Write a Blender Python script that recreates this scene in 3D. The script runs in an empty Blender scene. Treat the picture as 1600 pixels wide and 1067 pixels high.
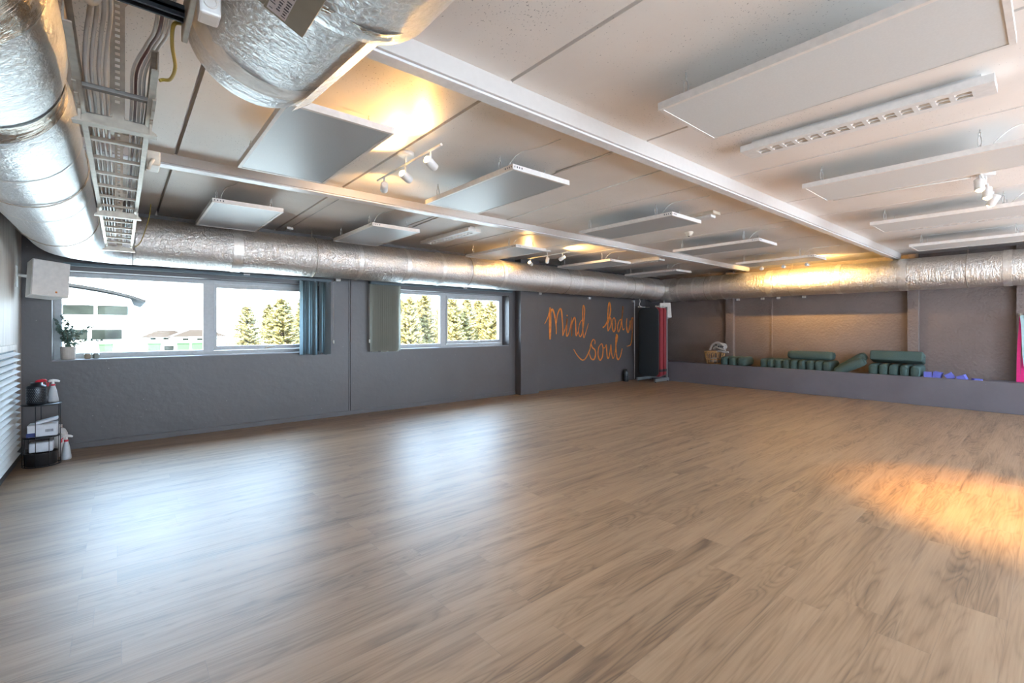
import bpy, bmesh, math, random
from mathutils import Vector, Matrix, noise as mnoise
random.seed(7)
D = bpy.data
SC = bpy.context.scene
COL = SC.collection
PI = math.pi

# ------------------------------------------------------------------ camera geometry (metres; camera at origin, 1.28 m up)
H, FOC, U0, V0 = 1.28, 721.0, 800.0, 511.0
TH = math.radians(49.7)
FX, FY, RX, RY = math.cos(TH), math.sin(TH), math.sin(TH), -math.cos(TH)
def ray(u, v):
    r = (u - U0) / FOC
    return (FX + r * RX, FY + r * RY, (V0 - v) / FOC)
def ony(u, v, y):
    d = ray(u, v); t = y / d[1]; return Vector((d[0] * t, y, H + d[2] * t))
def onx(u, v, x):
    d = ray(u, v); t = x / d[0]; return Vector((x, d[1] * t, H + d[2] * t))

YW, XR, XL, ZC, YB = 6.67, 10.70, -0.755, 2.56, -3.2      # window wall, right wall, left wall, ceiling, rear wall

# ------------------------------------------------------------------ mesh builder
class MB:
    def __init__(s):
        s.v = []; s.f = []; s.uv = []; s.sm = []
    def face(s, idx, uv=None, smooth=False):
        s.f.append(tuple(idx)); s.uv.append(uv); s.sm.append(smooth)
    def box(s, lo, hi):
        c = [(a + b) / 2 for a, b in zip(lo, hi)]; h = [(b - a) / 2 for a, b in zip(lo, hi)]
        return s.obox(c, h)
    def obox(s, c, h, m=None):
        b = len(s.v); c = Vector(c)
        for sx, sy, sz in ((-1,-1,-1),(1,-1,-1),(1,1,-1),(-1,1,-1),(-1,-1,1),(1,-1,1),(1,1,1),(-1,1,1)):
            p = Vector((sx*h[0], sy*h[1], sz*h[2]))
            s.v.append(c + (m @ p if m else p))
        for q in ((0,3,2,1),(4,5,6,7),(0,1,5,4),(1,2,6,5),(2,3,7,6),(3,0,4,7)):
            s.face([b+i for i in q])
        return s
    def tube(s, pts, r, n=8, caps=True, closed=False, rfun=None, squash=None):
        pts = [Vector(p) for p in pts]; N = len(pts)
        rr = r if isinstance(r, (list, tuple)) else [r] * N
        T = []
        for i in range(N):
            a = pts[i-1] if (i > 0 or closed) else pts[i]
            b = pts[(i+1) % N] if (i < N-1 or closed) else pts[i]
            t = (b - a); T.append(t.normalized() if t.length > 1e-9 else Vector((0,0,1)))
        up = Vector((0,0,1)) if abs(T[0].z) < .9 else Vector((1,0,0))
        nx = T[0].cross(up).normalized(); b0 = len(s.v); L = 0; Ls = []
        for i in range(N):
            if i: 
                L += (pts[i]-pts[i-1]).length
                nx = (nx - T[i]*nx.dot(T[i])).normalized()
            Ls.append(L); ny = T[i].cross(nx)
            for k in range(n):
                a = 2*PI*k/n
                q = rr[i] * (rfun(L, a) if rfun else 1)
                cx, sy = math.cos(a), math.sin(a)
                if squash: cx *= squash[0]; sy *= squash[1]
                s.v.append(pts[i] + (nx*cx + ny*sy)*q)
        M = N if closed else N-1
        for i in range(M):
            j = (i+1) % N
            for k in range(n):
                l = (k+1) % n
                v0 = k/n*2*PI*rr[i]; v1 = (k+1)/n*2*PI*rr[i]
                uu = Ls[i]; ul = Ls[j] if j > i else Ls[i] + (pts[j]-pts[i]).length
                s.face((b0+i*n+k, b0+i*n+l, b0+j*n+l, b0+j*n+k), ((uu,v0),(uu,v1),(ul,v1),(ul,v0)), True)
        if caps and not closed:
            s.face([b0+k for k in range(n)][::-1]); e = b0+(N-1)*n
            s.face([e+k for k in range(n)])
        return s
    def lathe(s, prof, c=(0,0,0), n=24, m=None, smooth=True):
        b = len(s.v); c = Vector(c); N = len(prof)
        for (r, z) in prof:
            for k in range(n):
                a = 2*PI*k/n; p = Vector((r*math.cos(a), r*math.sin(a), z))
                s.v.append(c + (m @ p if m else p))
        for i in range(N-1):
            for k in range(n):
                l = (k+1) % n
                s.face((b+i*n+k, b+i*n+l, b+(i+1)*n+l, b+(i+1)*n+k), ((prof[i][1], k/n),(prof[i][1],(k+1)/n),(prof[i+1][1],(k+1)/n),(prof[i+1][1],k/n)), smooth)
        if prof[0][0] > 1e-6: s.face([b+k for k in range(n)][::-1])
        if prof[-1][0] > 1e-6: s.face([b+(N-1)*n+k for k in range(n)])
        return s
    def prism(s, poly, ax, d0, d1):
        """poly in the two other axes (cyclic order), extruded along axis ax from d0 to d1"""
        b = len(s.v); n = len(poly)
        def P(p, d):
            return Vector((d, p[0], p[1])) if ax == 0 else (Vector((p[0], d, p[1])) if ax == 1 else Vector((p[0], p[1], d)))
        for d in (d0, d1):
            for p in poly: s.v.append(P(p, d))
        s.face([b+i for i in range(n)][::-1]); s.face([b+n+i for i in range(n)])
        for i in range(n):
            j = (i+1) % n; s.face((b+i, b+j, b+n+j, b+n+i))
        return s
    def build(s, name, mat, parent=None, bevel=0, seg=2, loc=None, rot=None, smooth=None, fixn=True):
        me = D.meshes.new(name)
        org = Vector(loc) if loc is not None else Vector((0,0,0))
        if parent is not None and loc is None:
            p = parent
            while p is not None:
                org += p.location; p = p.parent
        me.from_pydata([tuple(Vector(p) - (org if loc is None else Vector((0,0,0)))) for p in s.v], [], s.f)
        if any(u is not None for u in s.uv):
            lay = me.uv_layers.new(name='UVMap')
            i = 0
            for p, u in zip(me.polygons, s.uv):
                for k, li in enumerate(p.loop_indices):
                    if u: lay.data[li].uv = u[k]
        for p, q in zip(me.polygons, s.sm): p.use_smooth = q
        bm = bmesh.new(); bm.from_mesh(me)
        if fixn: bmesh.ops.recalc_face_normals(bm, faces=bm.faces)
        if bevel > 0:
            es = [e for e in bm.edges if len(e.link_faces) == 2 and e.calc_face_angle(0) > .6]
            bmesh.ops.bevel(bm, geom=es, offset=bevel, segments=seg, affect='EDGES', profile=.5, clamp_overlap=True)
            if smooth is None: smooth = seg > 2
        if smooth:
            for f in bm.faces: f.smooth = True
        bm.to_mesh(me); bm.free()
        if mat is not None: me.materials.append(mat)
        o = D.objects.new(name, me); COL.objects.link(o)
        if parent is not None: o.parent = parent
        if loc is not None: o.location = loc
        if rot is not None: o.rotation_euler = rot
        return o

def tag(o, label, cat, group=None):
    o['label'] = label; o['category'] = cat
    if group: o['group'] = group
    return o
def thing(name, loc, label, cat, group=None, rot=None):
    o = D.objects.new(name, None); COL.objects.link(o); o.location = loc
    o.empty_display_size = .05
    if rot: o.rotation_euler = rot
    return tag(o, label, cat, group)
def struct(o):
    o['kind'] = 'structure'; return o
def dup(root, loc, label, rot=None, group=None):
    def rec(o, par):
        c = o.copy(); COL.objects.link(c); c.parent = par
        for ch in list(o.children): rec(ch, c)
        return c
    r = rec(root, None); r.location = loc
    if rot is not None: r.rotation_euler = rot
    r['label'] = label
    if group: r['group'] = group
    return r
def smooth_pts(P, n=8, closed=False):
    P = [Vector(p) for p in P]; out = []; N = len(P)
    M = N if closed else N-1
    for i in range(M):
        p0 = P[i-1] if (i > 0 or closed) else P[i]; p1 = P[i]; p2 = P[(i+1) % N]
        p3 = P[(i+2) % N] if (i+2 < N or closed) else p2
        for k in range(n):
            t = k/n
            out.append(.5*((2*p1)+(-p0+p2)*t+(2*p0-5*p1+4*p2-p3)*t*t+(-p0+3*p1-3*p2+p3)*t**3))
    if not closed: out.append(P[-1])
    return out

# ------------------------------------------------------------------ materials
def mat(name):
    m = D.materials.new(name); m.use_nodes = True
    nt = m.node_tree; b = nt.nodes['Principled BSDF']
    return m, nt, b
def nd(nt, typ, **kw):
    n = nt.nodes.new(typ)
    for k, v in kw.items():
        if k.startswith('_'): setattr(n, k[1:], v)
        else:
            key = int(k[1:]) if (k[0] == 'i' and k[1:].isdigit()) else k.replace('__', ' ')
            inp = n.inputs[key]
            if isinstance(v, bpy.types.NodeSocket): nt.links.new(v, inp)
            else: inp.default_value = v
    return n
def mth(nt, op, a, b=None, c=None):
    kw = {'_operation': op, 'i0': a}
    if b is not None: kw['i1'] = b
    if c is not None: kw['i2'] = c
    return nd(nt, 'ShaderNodeMath', **kw).outputs[0]
def mix(nt, f, a, b):
    n = nt.nodes.new('ShaderNodeMix'); n.data_type = 'RGBA'
    for k, v in (('Factor', f), (6, a), (7, b)):
        inp = n.inputs[0] if k == 'Factor' else n.inputs[k]
        if isinstance(v, bpy.types.NodeSocket): nt.links.new(v, inp)
        else: inp.default_value = v if k == 'Factor' else tuple(v) + ((1,) if len(v) == 3 else ())
    return n.outputs[2]
def ramp(nt, f, stops):
    n = nt.nodes.new('ShaderNodeValToRGB'); nt.links.new(f, n.inputs[0])
    e = n.color_ramp.elements
    while len(e) < len(stops): e.new(.5)
    for el, (p, c) in zip(e, stops):
        el.position = p; el.color = tuple(c) + (1,) if len(c) == 3 else c
    return n.outputs[0]
def bump(nt, b, h, strength, dist=.01):
    n = nd(nt, 'ShaderNodeBump', Strength=strength, Distance=dist, Height=h)
    nt.links.new(n.outputs[0], b.inputs['Normal'])
def plain(name, col, rough=.5, metal=0, spec=.5, noise_amt=.06, nscale=30, bmp=0, emit=None, es=0, trans=0):
    m, nt, b = mat(name)
    tc = nd(nt, 'ShaderNodeTexCoord').outputs['Object']
    nz = nd(nt, 'ShaderNodeTexNoise', Vector=tc, Scale=nscale, Detail=4.0).outputs[0]
    lo = [c*(1-noise_amt) for c in col]; hi = [min(1, c*(1+noise_amt)) for c in col]
    nt.links.new(ramp(nt, nz, [(.3, lo), (.7, hi)]), b.inputs['Base Color'])
    b.inputs['Roughness'].default_value = rough; b.inputs['Metallic'].default_value = metal
    b.inputs['Specular IOR Level'].default_value = spec
    if bmp: bump(nt, b, nz, bmp)
    if emit:
        b.inputs['Emission Color'].default_value = tuple(emit)+(1,); b.inputs['Emission Strength'].default_value = es
    if trans: b.inputs['Transmission Weight'].default_value = trans
    return m

def floor_mat():
    m, nt, b = mat('oak_laminate')
    tc = nd(nt, 'ShaderNodeTexCoord').outputs['Object']
    s = nd(nt, 'ShaderNodeSeparateXYZ', Vector=tc); x, y = s.outputs[0], s.outputs[1]
    W, L = .180, 1.285
    yr = mth(nt, 'DIVIDE', mth(nt, 'ADD', y, .045), W); row = mth(nt, 'FLOOR', yr); fy = mth(nt, 'FRACT', yr)
    par = mth(nt, 'MODULO', mth(nt, 'ADD', row, 200), 2.0)
    wn = nd(nt, 'ShaderNodeTexWhiteNoise', _noise_dimensions='1D', W=row).outputs[0]
    off = mth(nt, 'ADD', mth(nt, 'MULTIPLY', par, .52), mth(nt, 'MULTIPLY', mth(nt, 'MULTIPLY', wn, par), .45))
    xr = mth(nt, 'ADD', mth(nt, 'DIVIDE', mth(nt, 'ADD', x, .153), L), off); col = mth(nt, 'FLOOR', xr); fx = mth(nt, 'FRACT', xr)
    pid = nd(nt, 'ShaderNodeCombineXYZ', X=row, Y=col).outputs[0]
    w2 = nd(nt, 'ShaderNodeTexWhiteNoise', _noise_dimensions='2D', Vector=pid)
    rs = nd(nt, 'ShaderNodeSeparateColor', Color=w2.outputs[1])
    def coord(sx, sy):
        return nd(nt, 'ShaderNodeCombineXYZ', X=mth(nt, 'ADD', mth(nt, 'MULTIPLY', x, sx), mth(nt, 'MULTIPLY', rs.outputs[0], 40.0)),
                  Y=mth(nt, 'ADD', mth(nt, 'MULTIPLY', y, sy), mth(nt, 'MULTIPLY', rs.outputs[1], 60.0)), Z=mth(nt, 'MULTIPLY', rs.outputs[2], 20.0)).outputs[0]
    n1 = nd(nt, 'ShaderNodeTexNoise', Vector=coord(.75, 9), Scale=1.0, Detail=4.0, Roughness=.5, Distortion=.5).outputs[0]
    n2 = nd(nt, 'ShaderNodeTexNoise', Vector=coord(3.0, 95), Scale=1.0, Detail=4.0, Roughness=.6, Distortion=.2).outputs[0]
    n3 = nd(nt, 'ShaderNodeTexNoise', Vector=coord(.62, 5.5), Scale=1.0, Detail=2.0, Roughness=.5, Distortion=.6).outputs[0]
    rings = mth(nt, 'PINGPONG', mth(nt, 'MULTIPLY', n3, 20.0), .5)
    rings = mth(nt, 'MULTIPLY', rings, 2.0)
    t = mth(nt, 'ADD', mth(nt, 'MULTIPLY', n1, .60), mth(nt, 'MULTIPLY', n2, .44))
    t = mth(nt, 'ADD', t, mth(nt, 'MULTIPLY', mth(nt, 'POWER', rings, 2.0), mth(nt, 'MULTIPLY', mth(nt, 'SUBTRACT', n1, .30), .62)))
    t = mth(nt, 'ADD', t, mth(nt, 'MULTIPLY', mth(nt, 'SUBTRACT', rs.outputs[1], .5), .04))
    c = ramp(nt, t, [(.30, (.43, .292, .178)), (.50, (.355, .229, .132)), (.64, (.265, .163, .089)), (.86, (.125, .073, .038))])
    seam = mth(nt, 'MAXIMUM', mth(nt, 'LESS_THAN', fy, .010), mth(nt, 'LESS_THAN', fx, .0020))
    c = mix(nt, mth(nt, 'MULTIPLY', seam, .45), c, (.16, .11, .08))
    nt.links.new(c, b.inputs['Base Color'])
    nt.links.new(mth(nt, 'ADD', mth(nt, 'MULTIPLY', n2, .12), .38), b.inputs['Roughness'])
    b.inputs['Specular IOR Level'].default_value = .95
    b.inputs['Coat Weight'].default_value = .45; b.inputs['Coat Roughness'].default_value = .55; b.inputs['Coat IOR'].default_value = 1.6
    hgt = mth(nt, 'SUBTRACT', mth(nt, 'MULTIPLY', n2, .12), seam)
    bump(nt, b, hgt, .22, .002)
    return m
def ceil_mat():
    m, nt, b = mat('painted_concrete_ceiling')
    tc = nd(nt, 'ShaderNodeTexCoord').outputs['Object']
    nz = nd(nt, 'ShaderNodeTexNoise', Vector=tc, Scale=2.2, Detail=5.0).outputs[0]
    mp = nd(nt, 'ShaderNodeMapping', Vector=tc, Scale=(1, .55, 1)).outputs[0]
    sp = nd(nt, 'ShaderNodeTexNoise', Vector=mp, Scale=125.0, Detail=2.0, Roughness=.6).outputs[0]
    ms = nd(nt, 'ShaderNodeTexNoise', Vector=tc, Scale=1.7, Detail=2.0).outputs[0]
    k = mth(nt, 'GREATER_THAN', mth(nt, 'ADD', sp, mth(nt, 'MULTIPLY', ms, .30)), .852)
    c = ramp(nt, nz, [(.3, (.77, .72, .67)), (.7, (.84, .79, .74))])
    c = mix(nt, mth(nt, 'MULTIPLY', k, .65), c, (.12, .11, .10))
    nt.links.new(c, b.inputs['Base Color']); b.inputs['Roughness'].default_value = .46
    b.inputs['Specular IOR Level'].default_value = .4
    h2 = nd(nt, 'ShaderNodeTexNoise', Vector=tc, Scale=40.0, Detail=3.0).outputs[0]
    bump(nt, b, mth(nt, 'SUBTRACT', h2, k), .12, .003)
    return m
def wall_mat(name, col, rough, bs, scale):
    m, nt, b = mat(name)
    tc = nd(nt, 'ShaderNodeTexCoord').outputs['Object']
    n1 = nd(nt, 'ShaderNodeTexNoise', Vector=tc, Scale=1.6, Detail=6.0, Roughness=.62).outputs[0]
    n2 = nd(nt, 'ShaderNodeTexNoise', Vector=tc, Scale=scale, Detail=4.0).outputs[0]
    c = ramp(nt, n1, [(.3, [k*.9 for k in col]), (.7, [k*1.1 for k in col])])
    sp = nd(nt, 'ShaderNodeTexVoronoi', Vector=tc, Scale=9.0).outputs['Distance']
    c = mix(nt, mth(nt, 'MULTIPLY', mth(nt, 'LESS_THAN', sp, .035), .5), c, (.4, .37, .36))
    nt.links.new(c, b.inputs['Base Color'])
    nt.links.new(mth(nt, 'ADD', mth(nt, 'MULTIPLY', n1, .2), rough-.1), b.inputs['Roughness'])
    bump(nt, b, n2, bs, .014)
    return m
def board_mat():
    m, nt, b = mat('pale_vertical_boards')
    tc = nd(nt, 'ShaderNodeTexCoord').outputs['Object']
    s = nd(nt, 'ShaderNodeSeparateXYZ', Vector=tc)
    yr = mth(nt, 'DIVIDE', s.outputs[1], .12); fy = mth(nt, 'FRACT', yr)
    wn = nd(nt, 'ShaderNodeTexWhiteNoise', _noise_dimensions='1D', W=mth(nt, 'FLOOR', yr)).outputs[0]
    v = nd(nt, 'ShaderNodeCombineXYZ', X=wn, Y=mth(nt, 'MULTIPLY', s.outputs[1], 70.0), Z=mth(nt, 'MULTIPLY', s.outputs[2], 2.0)).outputs[0]
    nz = nd(nt, 'ShaderNodeTexNoise', Vector=v, Scale=1.0, Detail=5.0, Distortion=.3).outputs[0]
    c = ramp(nt, mth(nt, 'ADD', nz, mth(nt, 'MULTIPLY', mth(nt, 'SUBTRACT', wn, .5), .12)), [(.3, (.36, .30, .26)), (.6, (.56, .50, .45))])
    g = mth(nt, 'LESS_THAN', fy, .035)
    nt.links.new(mix(nt, mth(nt, 'MULTIPLY', g, .7), c, (.12, .1, .09)), b.inputs['Base Color'])
    b.inputs['Roughness'].default_value = .5
    bump(nt, b, mth(nt, 'SUBTRACT', mth(nt, 'MULTIPLY', nz, .2), g), .3, .004)
    return m
def foil_mat(name, tint, rough, grid=0, crinkle=.3, cs=26.0):
    m, nt, b = mat(name)
    uv = nd(nt, 'ShaderNodeTexCoord')
    s = nd(nt, 'ShaderNodeSeparateXYZ', Vector=uv.outputs['UV'])
    ob = uv.outputs['Object']
    n1 = nd(nt, 'ShaderNodeTexNoise', Vector=ob, Scale=cs, Detail=5.0, Roughness=.65, Distortion=.8).outputs[0]
    vor = nd(nt, 'ShaderNodeTexVoronoi', _feature='DISTANCE_TO_EDGE', Vector=ob, Scale=cs*.55, Randomness=1.0).outputs['Distance']
    v2 = nd(nt, 'ShaderNodeCombineXYZ', X=mth(nt, 'MULTIPLY', s.outputs[0], 16.0), Y=mth(nt, 'MULTIPLY', s.outputs[1], 2.5)).outputs[0]
    n2 = nd(nt, 'ShaderNodeTexNoise', Vector=v2, Scale=1.0, Detail=4.0, Roughness=.7, Distortion=1.2).outputs[0]
    h = mth(nt, 'ADD', mth(nt, 'MULTIPLY', n1, .34 if grid else .6), mth(nt, 'MULTIPLY', n2, .45 if grid else 1.0))
    h = mth(nt, 'ADD', h, mth(nt, 'MULTIPLY', mth(nt, 'MINIMUM', vor, .12), .25 if grid else 1.2))
    if grid:
        gx = mth(nt, 'PINGPONG', mth(nt, 'MULTIPLY', s.outputs[0], grid), .5)
        gy = mth(nt, 'PINGPONG', mth(nt, 'MULTIPLY', s.outputs[1], grid*.8), .5)
        g = mth(nt, 'MAXIMUM', mth(nt, 'GREATER_THAN', gx, .38), mth(nt, 'GREATER_THAN', gy, .4))
        h = mth(nt, 'ADD', h, mth(nt, 'MULTIPLY', g, .62))
    c = ramp(nt, n1, [(.35, [k*.86 for k in tint]), (.6, tint)])
    nt.links.new(c, b.inputs['Base Color'])
    b.inputs['Metallic'].default_value = 1.0
    nt.links.new(mth(nt, 'ADD', mth(nt, 'MULTIPLY', n2, .14), rough-.07), b.inputs['Roughness'])
    bump(nt, b, h, crinkle, .016)
    return m
def glass_mat():
    m = D.materials.new('window_glass'); m.use_nodes = True; nt = m.node_tree
    for n in list(nt.nodes): nt.nodes.remove(n)
    o = nt.nodes.new('ShaderNodeOutputMaterial')
    tr = nd(nt, 'ShaderNodeBsdfTransparent', Color=(.97, .985, .98, 1)); gl = nd(nt, 'ShaderNodeBsdfGlossy', Roughness=.01)
    fr = nd(nt, 'ShaderNodeFresnel', IOR=1.13)
    mx = nd(nt, 'ShaderNodeMixShader', i0=fr.outputs[0], i1=tr.outputs[0], i2=gl.outputs[0])
    nt.links.new(mx.outputs[0], o.inputs[0]); return m
def slat_mat(name, col, tr):
    m = D.materials.new(name); m.use_nodes = True; nt = m.node_tree
    b = nt.nodes['Principled BSDF']; o = nt.nodes['Material Output']
    tc = nd(nt, 'ShaderNodeTexCoord').outputs['Object']
    nz = nd(nt, 'ShaderNodeTexNoise', Vector=nd(nt, 'ShaderNodeMapping', Vector=tc, Scale=(300, 300, 8)).outputs[0], Scale=1.0).outputs[0]
    c = ramp(nt, nz, [(.3, [k*.85 for k in col]), (.7, col)])
    nt.links.new(c, b.inputs['Base Color']); b.inputs['Roughness'].default_value = .7
    t = nd(nt, 'ShaderNodeBsdfTranslucent', Color=tuple(tr)+(1,))
    mx = nd(nt, 'ShaderNodeMixShader', i0=.35, i1=b.outputs[0], i2=t.outputs[0])
    nt.links.new(mx.outputs[0], o.inputs[0]); return m
def panel_mat(name, col, rough, spec, metal=0.0):
    m, nt, b = mat(name)
    tc = nd(nt, 'ShaderNodeTexCoord').outputs['Object']
    nz = nd(nt, 'ShaderNodeTexNoise', Vector=tc, Scale=120.0, Detail=3.0).outputs[0]
    nt.links.new(ramp(nt, nz, [(.3, [k*.95 for k in col]), (.7, col)]), b.inputs['Base Color'])
    b.inputs['Roughness'].default_value = rough; b.inputs['Specular IOR Level'].default_value = spec
    b.inputs['Metallic'].default_value = metal
    bump(nt, b, nz, .12, .002); return m
def leaf_mat(name, c0, c1):
    m, nt, b = mat(name)
    tc = nd(nt, 'ShaderNodeTexCoord').outputs['Object']
    nz = nd(nt, 'ShaderNodeTexNoise', Vector=tc, Scale=3.0, Detail=3.0).outputs[0]
    nt.links.new(ramp(nt, nz, [(.35, c0), (.65, c1)]), b.inputs['Base Color'])
    b.inputs['Roughness'].default_value = .6; return m

M = {}
M['floor'] = floor_mat(); M['ceil'] = ceil_mat()
M['wall'] = wall_mat('dark_grey_wall_paint', (.088, .080, .082), .40, .22, 14.0)
M['rough_wall'] = wall_mat('dark_rough_plaster', (.200, .158, .145), .5, 1.0, 24.0)
M['lowwall'] = wall_mat('low_wall_paint', (.150, .140, .160), .42, .08, 14.0)
M['boards'] = board_mat()
M['beam'] = plain('white_beam_paint', (.62, .58, .54), .4, noise_amt=.02)
M['trunk'] = plain('white_plastic_trunking', (.76, .76, .77), .32)
M['sill'] = plain('grey_painted_reveal', (.20, .20, .22), .35)
M['wood_strip'] = plain('oak_skirting', (.26, .18, .12), .45, nscale=12, noise_amt=.2)
M['foil'] = foil_mat('crinkled_foil', (.82, .78, .74), .40, 0, 1.0, 34)
M['foil_grid'] = foil_mat('scrim_foil', (.78, .79, .80), .33, 46, .95, 60)
M['foil_tape'] = foil_mat('wrinkled_foil_tape', (.62, .55, .47), .26, 0, 1.0, 18)
M['tape'] = foil_mat('smooth_foil_tape', (.95, .92, .88), .50, 0, .25, 14)
M['steel'] = plain('galvanised_steel', (.42, .365, .30), .46, .9, noise_amt=.12)
M['steel_shade'] = plain('shaded_steel_rung', (.22, .205, .19), .5, .9, noise_amt=.15)  # darker copy of the ladder steel, for rungs outside the spotlight glow
M['cable'] = plain('grey_cable_sheath', (.56, .55, .54), .34)
M['cable_w'] = plain('white_cable_sheath', (.72, .70, .66), .4)
M['cable_y'] = plain('yellow_green_cable', (.42, .33, .06), .4)
M['cable_p'] = plain('maroon_cable', (.14, .07, .07), .4)
M['white'] = plain('white_plastic', (.74, .73, .71), .35)
M['offwhite'] = plain('ivory_plastic', (.66, .60, .50), .4)
M['panel_a'] = panel_mat('satin_heating_panel', (.46, .485, .50), .38, .6, .12)
M['panel_b'] = panel_mat('matt_heating_panel', (.66, .67, .66), .5, .4)
M['pframe'] = plain('panel_frame_paint', (.74, .70, .66), .4)
M['black'] = plain('black_plastic', (.02, .02, .022), .4)
M['blackmetal'] = plain('black_metal', (.018, .022, .028), .35, .3)
M['louvre'] = plain('parabolic_louvre', (.80, .74, .66), .30, .55)
M['zinc'] = plain('zinc_hook', (.62, .61, .58), .32, .85)
M['bulb'] = plain('lit_bulb', (1, .9, .7), .3, emit=(1, .66, .26), es=20)
M['alu'] = plain('grey_window_frame', (.44, .46, .47), .35)
M['glass'] = glass_mat()
M['slat1'] = slat_mat('blue_grey_blind_slat', (.13, .155, .17), (.20, .27, .30))
M['slat2'] = slat_mat('sage_blind_slat', (.30, .30, .26), (.22, .23, .20))
M['rail'] = plain('blue_grey_headrail', (.065, .10, .12), .4)
M['orange'] = plain('orange_wall_paint', (.74, .235, .04), .38, .15, noise_amt=.25, nscale=14)
M['mat_black'] = plain('black_foam_mat', (.024, .033, .040), .75, bmp=.15, nscale=220)
M['mat_red'] = plain('red_foam_mat', (.30, .035, .045), .6)
M['foot'] = plain('silver_rack_foot', (.33, .35, .36), .35, .5)
M['bolster'] = plain('dark_green_bolster_fabric', (.062, .104, .096), .85, noise_amt=.15, nscale=90, bmp=.2)
M['purple'] = plain('purple_foam_block', (.14, .155, .55), .6)
M['wicker'] = plain('honey_rattan', (.52, .30, .12), .45, noise_amt=.2)
M['blanket'] = plain('pale_grey_blanket', (.40, .39, .38), .9, noise_amt=.3, nscale=60, bmp=.5)
M['blanket2'] = plain('charcoal_blanket', (.06, .06, .065), .9, noise_amt=.3, nscale=60, bmp=.5)
M['pink'] = plain('pink_stretch_band', (.75, .02, .20), .5)
M['aqua'] = plain('pale_aqua_band', (.42, .60, .64), .5)
M['red'] = plain('red_plastic', (.60, .02, .04), .35)
M['clear'] = plain('milky_bottle', (.62, .64, .66), .35, trans=.25)
M['paper'] = plain('white_paper_pack', (.66, .68, .72), .6)
M['blue'] = plain('dark_blue_print', (.02, .035, .16), .5)
M['pot'] = plain('ribbed_stone_pot', (.46, .41, .36), .7)
M['cup1'] = plain('brown_glass_cup', (.25, .19, .13), .3)
M['cup2'] = plain('grey_glass_cup', (.22, .23, .20), .3)
M['leaf'] = leaf_mat('eucalyptus_leaf', (.045, .085, .065), (.12, .19, .15))
M['stem'] = plain('plant_stem', (.12, .09, .05), .7)
M['box_olive'] = plain('beige_grey_enamel', (.27, .25, .20), .45)
M['label'] = plain('printed_label', (.62, .60, .64), .5)
M['ink'] = plain('dark_ink', (.06, .06, .08), .6)
M['conifer'] = leaf_mat('sunlit_conifer', (.045, .042, .012), (.30, .24, .085))
M['bark'] = plain('conifer_bark', (.05, .035, .02), .8)
M['ground'] = plain('pale_yard', (.42, .42, .38), .9)
M['render_white'] = plain('white_render', (.80, .80, .78), .8)
M['roof'] = plain('grey_roof_sheet', (.018, .018, .018), .8, spec=.1)
M['roof_edge'] = plain('roof_fascia', (.20, .19, .18), .6)
M['facade_glass'] = plain('dark_facade_glass', (.014, .017, .014), .5, spec=.04, noise_amt=.6, nscale=.6)
M['bin'] = plain('green_bin', (.045, .078, .042), .6, spec=.1)
M['bin_grey'] = plain('dark_bin', (.015, .018, .016), .6, spec=.1)
M['roof_red'] = plain('brown_tile_roof', (.045, .036, .030), .8, spec=.1)
M['skirt_dark'] = plain('dark_blue_grey_skirting', (.05, .055, .065), .4)

# ------------------------------------------------------------------ room shell
struct(MB().box((XL-.02, YB, -.1), (XR, YW, 0)).build('floor', M['floor']))
# ceiling slabs with joints
seams = [.31, 1.55, 2.76, 3.99, 5.22, 6.15, 7.40, 8.60, 9.80]
mb = MB(); g = .011
xs = [XL-.2] + seams + [XR+.2]
for a, b in zip(xs[:-1], xs[1:]):
    mb.box((a + (g if a in seams else 0), YB-.2, ZC), (b - (g if b in seams else 0), YW+.25, ZC+.06))
mb.box((XL-.2, YB-.2, ZC+.06), (XR+.2, YW+.25, ZC+.1))
mb.box((XL-.2, YW+.002, ZC+.001), (XR+.2, YW+.25, ZC+.07)); mb.box((XL-.2, YB-.2, ZC+.001), (XR+.2, YB-.002, ZC+.07))
struct(mb.build('ceiling', M['ceil']))
# window wall with two openings
T = .32; ZS, ZH = .930, 1.872
W1 = (-.54, 2.16); W2 = (2.88, 5.58)
mb = MB()
y0, y1 = YW, YW+T
mb.box((XL-.2, y0, -.1), (XR+.2, y1, ZS)); mb.box((XL-.2, y0, ZH), (XR+.2, y1, ZC))
mb.box((XL-.2, y0, ZS), (W1[0], y1, ZH)); mb.box((W1[1], y0, ZS), (W2[0], y1, ZH)); mb.box((W2[1], y0, ZS), (XR+.2, y1, ZH))
struct(mb.build('wall_far', M['wall']))
struct(MB().box((XL-.2, YB, -.1), (XL, YW, ZC)).build('wall_left', M['boards']))
struct(MB().box((XR, YB, -.1), (XR+.2, YW, ZC)).build('wall_right', M['rough_wall']))
# unseen rear wall behind the camera; its window row is invented for fill daylight
mb = MB()
RZ0, RZ1 = .60, 2.25
mb.box((XL-.2, YB-.2, -.1), (XR+.2, YB, RZ0)); mb.box((XL-.2, YB-.2, RZ1), (XR+.2, YB, ZC))
for i in range(6):
    x = XL + (XR-XL)*i/5
    mb.box((max(x-.42, XL-.2), YB-.2, RZ0), (min(x+.42, XR+.2), YB, RZ1))
struct(mb.build('wall_rear', M['beam']))
# sill boards inside the reveals
for i, (a, b) in enumerate((W1, W2)):
    struct(MB().box((a+.001, YW-.006, ZS-.004), (b-.001, YW+.20, ZS+.008)).build('trim_%d' % (3+i), M['sill'], bevel=.003))
# column and its cap box
struct(MB().box((5.735, 6.505, 0), (6.20, YW, ZC)).build('pillar', M['wall'], bevel=.004))
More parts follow.
